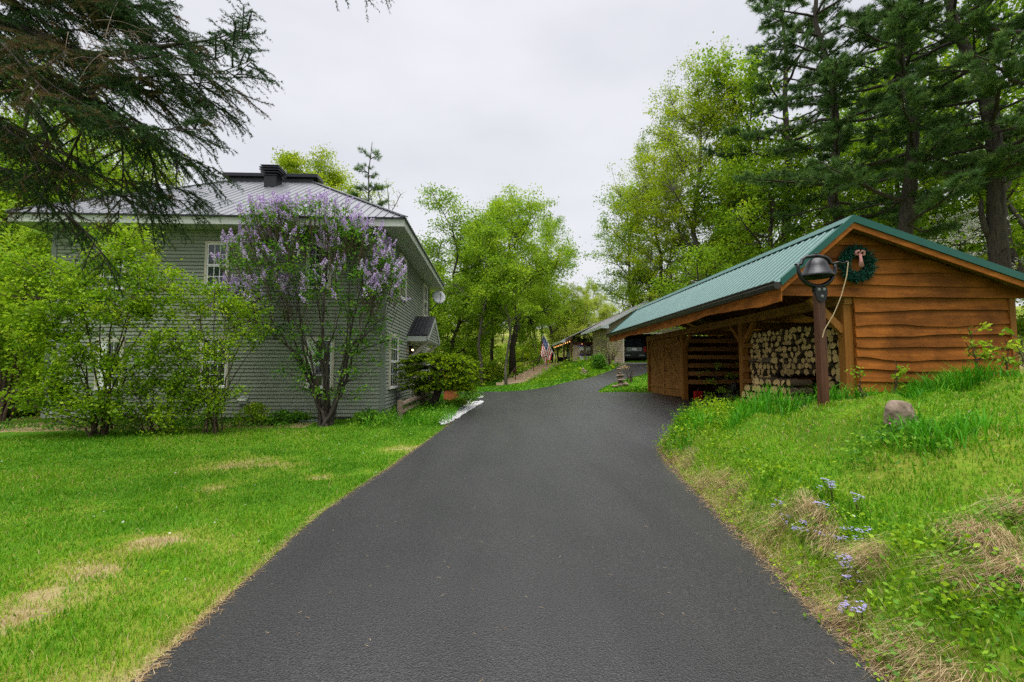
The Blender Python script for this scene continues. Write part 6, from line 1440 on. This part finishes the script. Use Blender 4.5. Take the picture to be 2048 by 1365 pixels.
# leafy plant clump round the boulder
g = G(1880, 880); x = g[0]+rg.normal(0, .2, 420); y = g[1]+rg.normal(0, .2, 420)
V, F = blade_tris(surf(x, y), rg.uniform(.12, .32, 420), .012, rg.uniform(.2, .8, 420), rg, 1.0)
o = thing('iris_clump', g, 'clump of long strap leaves growing right of the boulder', 'plant'); bulk('leaves', V, F, LM['lily'], np.repeat(np.clip(rg.normal(.4, .2, 420), 0, 1), 5), o)
weeds(60, lambda n: (G(1830, 875)[0]+rg.normal(0, .28, n), G(1830, 875)[1]+rg.normal(0, .2, n)), 'boulder_weeds', 'small leafy weeds round the foot of the boulder', .04, .2, .045, 'lilac', 22, .5)
P = G(1792, 866)+np.array([0, -.05, .06])+rg.normal(size=(26, 3))*np.array([.05, .04, .03]); V, F = leaf_quads(P, .035, rg, .5); pinkm = leafmat('pink_bloom', [(0, (.45, .03, .22)), (1, (.62, .10, .38))], trans=.2)
o = bulk('pink_flower', V, F, pinkm, np.repeat(rg.uniform(0, 1, 26), 4), None, P[0]); tag(o, 'tiny magenta flower at the foot of the boulder', 'flower')
# ------------------------------------------------------------------ sky, sun, camera
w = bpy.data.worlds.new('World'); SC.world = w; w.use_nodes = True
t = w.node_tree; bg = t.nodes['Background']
SUN_EL, SUN_AZ = math.radians(72), math.radians(200)     # behind the camera, high
sky = N(t, 'ShaderNodeTexSky', sky_type='NISHITA', sun_disc=False); sky.sun_elevation = SUN_EL; sky.sun_rotation = SUN_AZ
sk = N(t, 'ShaderNodeMix', data_type='RGBA', blend_type='MULTIPLY'); sk.inputs['Factor'].default_value = 1; sk.inputs['B'].default_value = (.1, .1, .1, 1)
t.links.new(sky.outputs[0], sk.inputs['A'])
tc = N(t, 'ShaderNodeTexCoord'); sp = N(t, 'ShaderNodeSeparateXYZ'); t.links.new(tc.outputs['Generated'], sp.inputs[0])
# overcast deck: even grey-white low down, unseen zenith boost added for light, soft mottling
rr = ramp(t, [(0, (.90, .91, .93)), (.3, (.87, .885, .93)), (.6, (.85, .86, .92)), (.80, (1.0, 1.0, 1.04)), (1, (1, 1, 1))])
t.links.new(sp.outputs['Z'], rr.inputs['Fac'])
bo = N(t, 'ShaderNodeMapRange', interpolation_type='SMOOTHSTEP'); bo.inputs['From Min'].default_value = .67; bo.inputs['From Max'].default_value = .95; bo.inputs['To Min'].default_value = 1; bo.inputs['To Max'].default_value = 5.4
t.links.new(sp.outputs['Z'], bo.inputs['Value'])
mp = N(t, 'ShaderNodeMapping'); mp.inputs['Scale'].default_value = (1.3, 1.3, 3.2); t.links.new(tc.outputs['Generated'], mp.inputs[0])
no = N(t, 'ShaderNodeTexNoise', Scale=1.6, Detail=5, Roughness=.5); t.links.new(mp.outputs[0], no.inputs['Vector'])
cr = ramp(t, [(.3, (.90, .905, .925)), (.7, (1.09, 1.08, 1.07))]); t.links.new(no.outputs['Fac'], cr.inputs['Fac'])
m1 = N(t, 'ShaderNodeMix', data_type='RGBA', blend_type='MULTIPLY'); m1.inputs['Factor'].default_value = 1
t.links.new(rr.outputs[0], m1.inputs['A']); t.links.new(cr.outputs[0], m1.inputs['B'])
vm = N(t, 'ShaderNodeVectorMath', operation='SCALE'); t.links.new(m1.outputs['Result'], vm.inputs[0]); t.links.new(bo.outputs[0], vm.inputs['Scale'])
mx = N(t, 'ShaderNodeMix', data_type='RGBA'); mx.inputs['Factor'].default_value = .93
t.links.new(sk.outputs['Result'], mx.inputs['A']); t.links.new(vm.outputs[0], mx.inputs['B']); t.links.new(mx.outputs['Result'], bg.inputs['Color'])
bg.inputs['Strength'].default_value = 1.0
sl = bpy.data.lights.new('sun', 'SUN'); sl.energy = 1.9; sl.angle = math.radians(30); sl.color = (1, .965, .91)
so = bpy.data.objects.new('sun', sl); COL.objects.link(so); so.location = (0, -10, 40)
dirv = Vector((math.sin(SUN_AZ)*math.cos(SUN_EL), math.cos(SUN_AZ)*math.cos(SUN_EL), math.sin(SUN_EL)))
so.rotation_euler = dirv.to_track_quat('Z', 'Y').to_euler()
cd = bpy.data.cameras.new('camera'); cd.sensor_width = 36; cd.lens = 36*FPX/2048; cd.clip_end = 2000; cd.clip_start = .05
co = bpy.data.objects.new('camera', cd); COL.objects.link(co); co.location = (0, 0, CAMZ); co.rotation_euler = (PI/2+PITCH, 0, -YAW)
SC.camera = co
SC.view_settings.view_transform = 'Standard'; SC.view_settings.look = 'None'; SC.view_settings.exposure = 0; SC.view_settings.gamma = 1
SC.cycles.max_bounces = 8; SC.cycles.diffuse_bounces = 4; SC.cycles.glossy_bounces = 3; SC.cycles.transmission_bounces = 4
SC.cycles.use_denoising = False; SC.cycles.use_adaptive_sampling = True; SC.cycles.adaptive_threshold = .015
SC.cycles.sample_clamp_indirect = 6
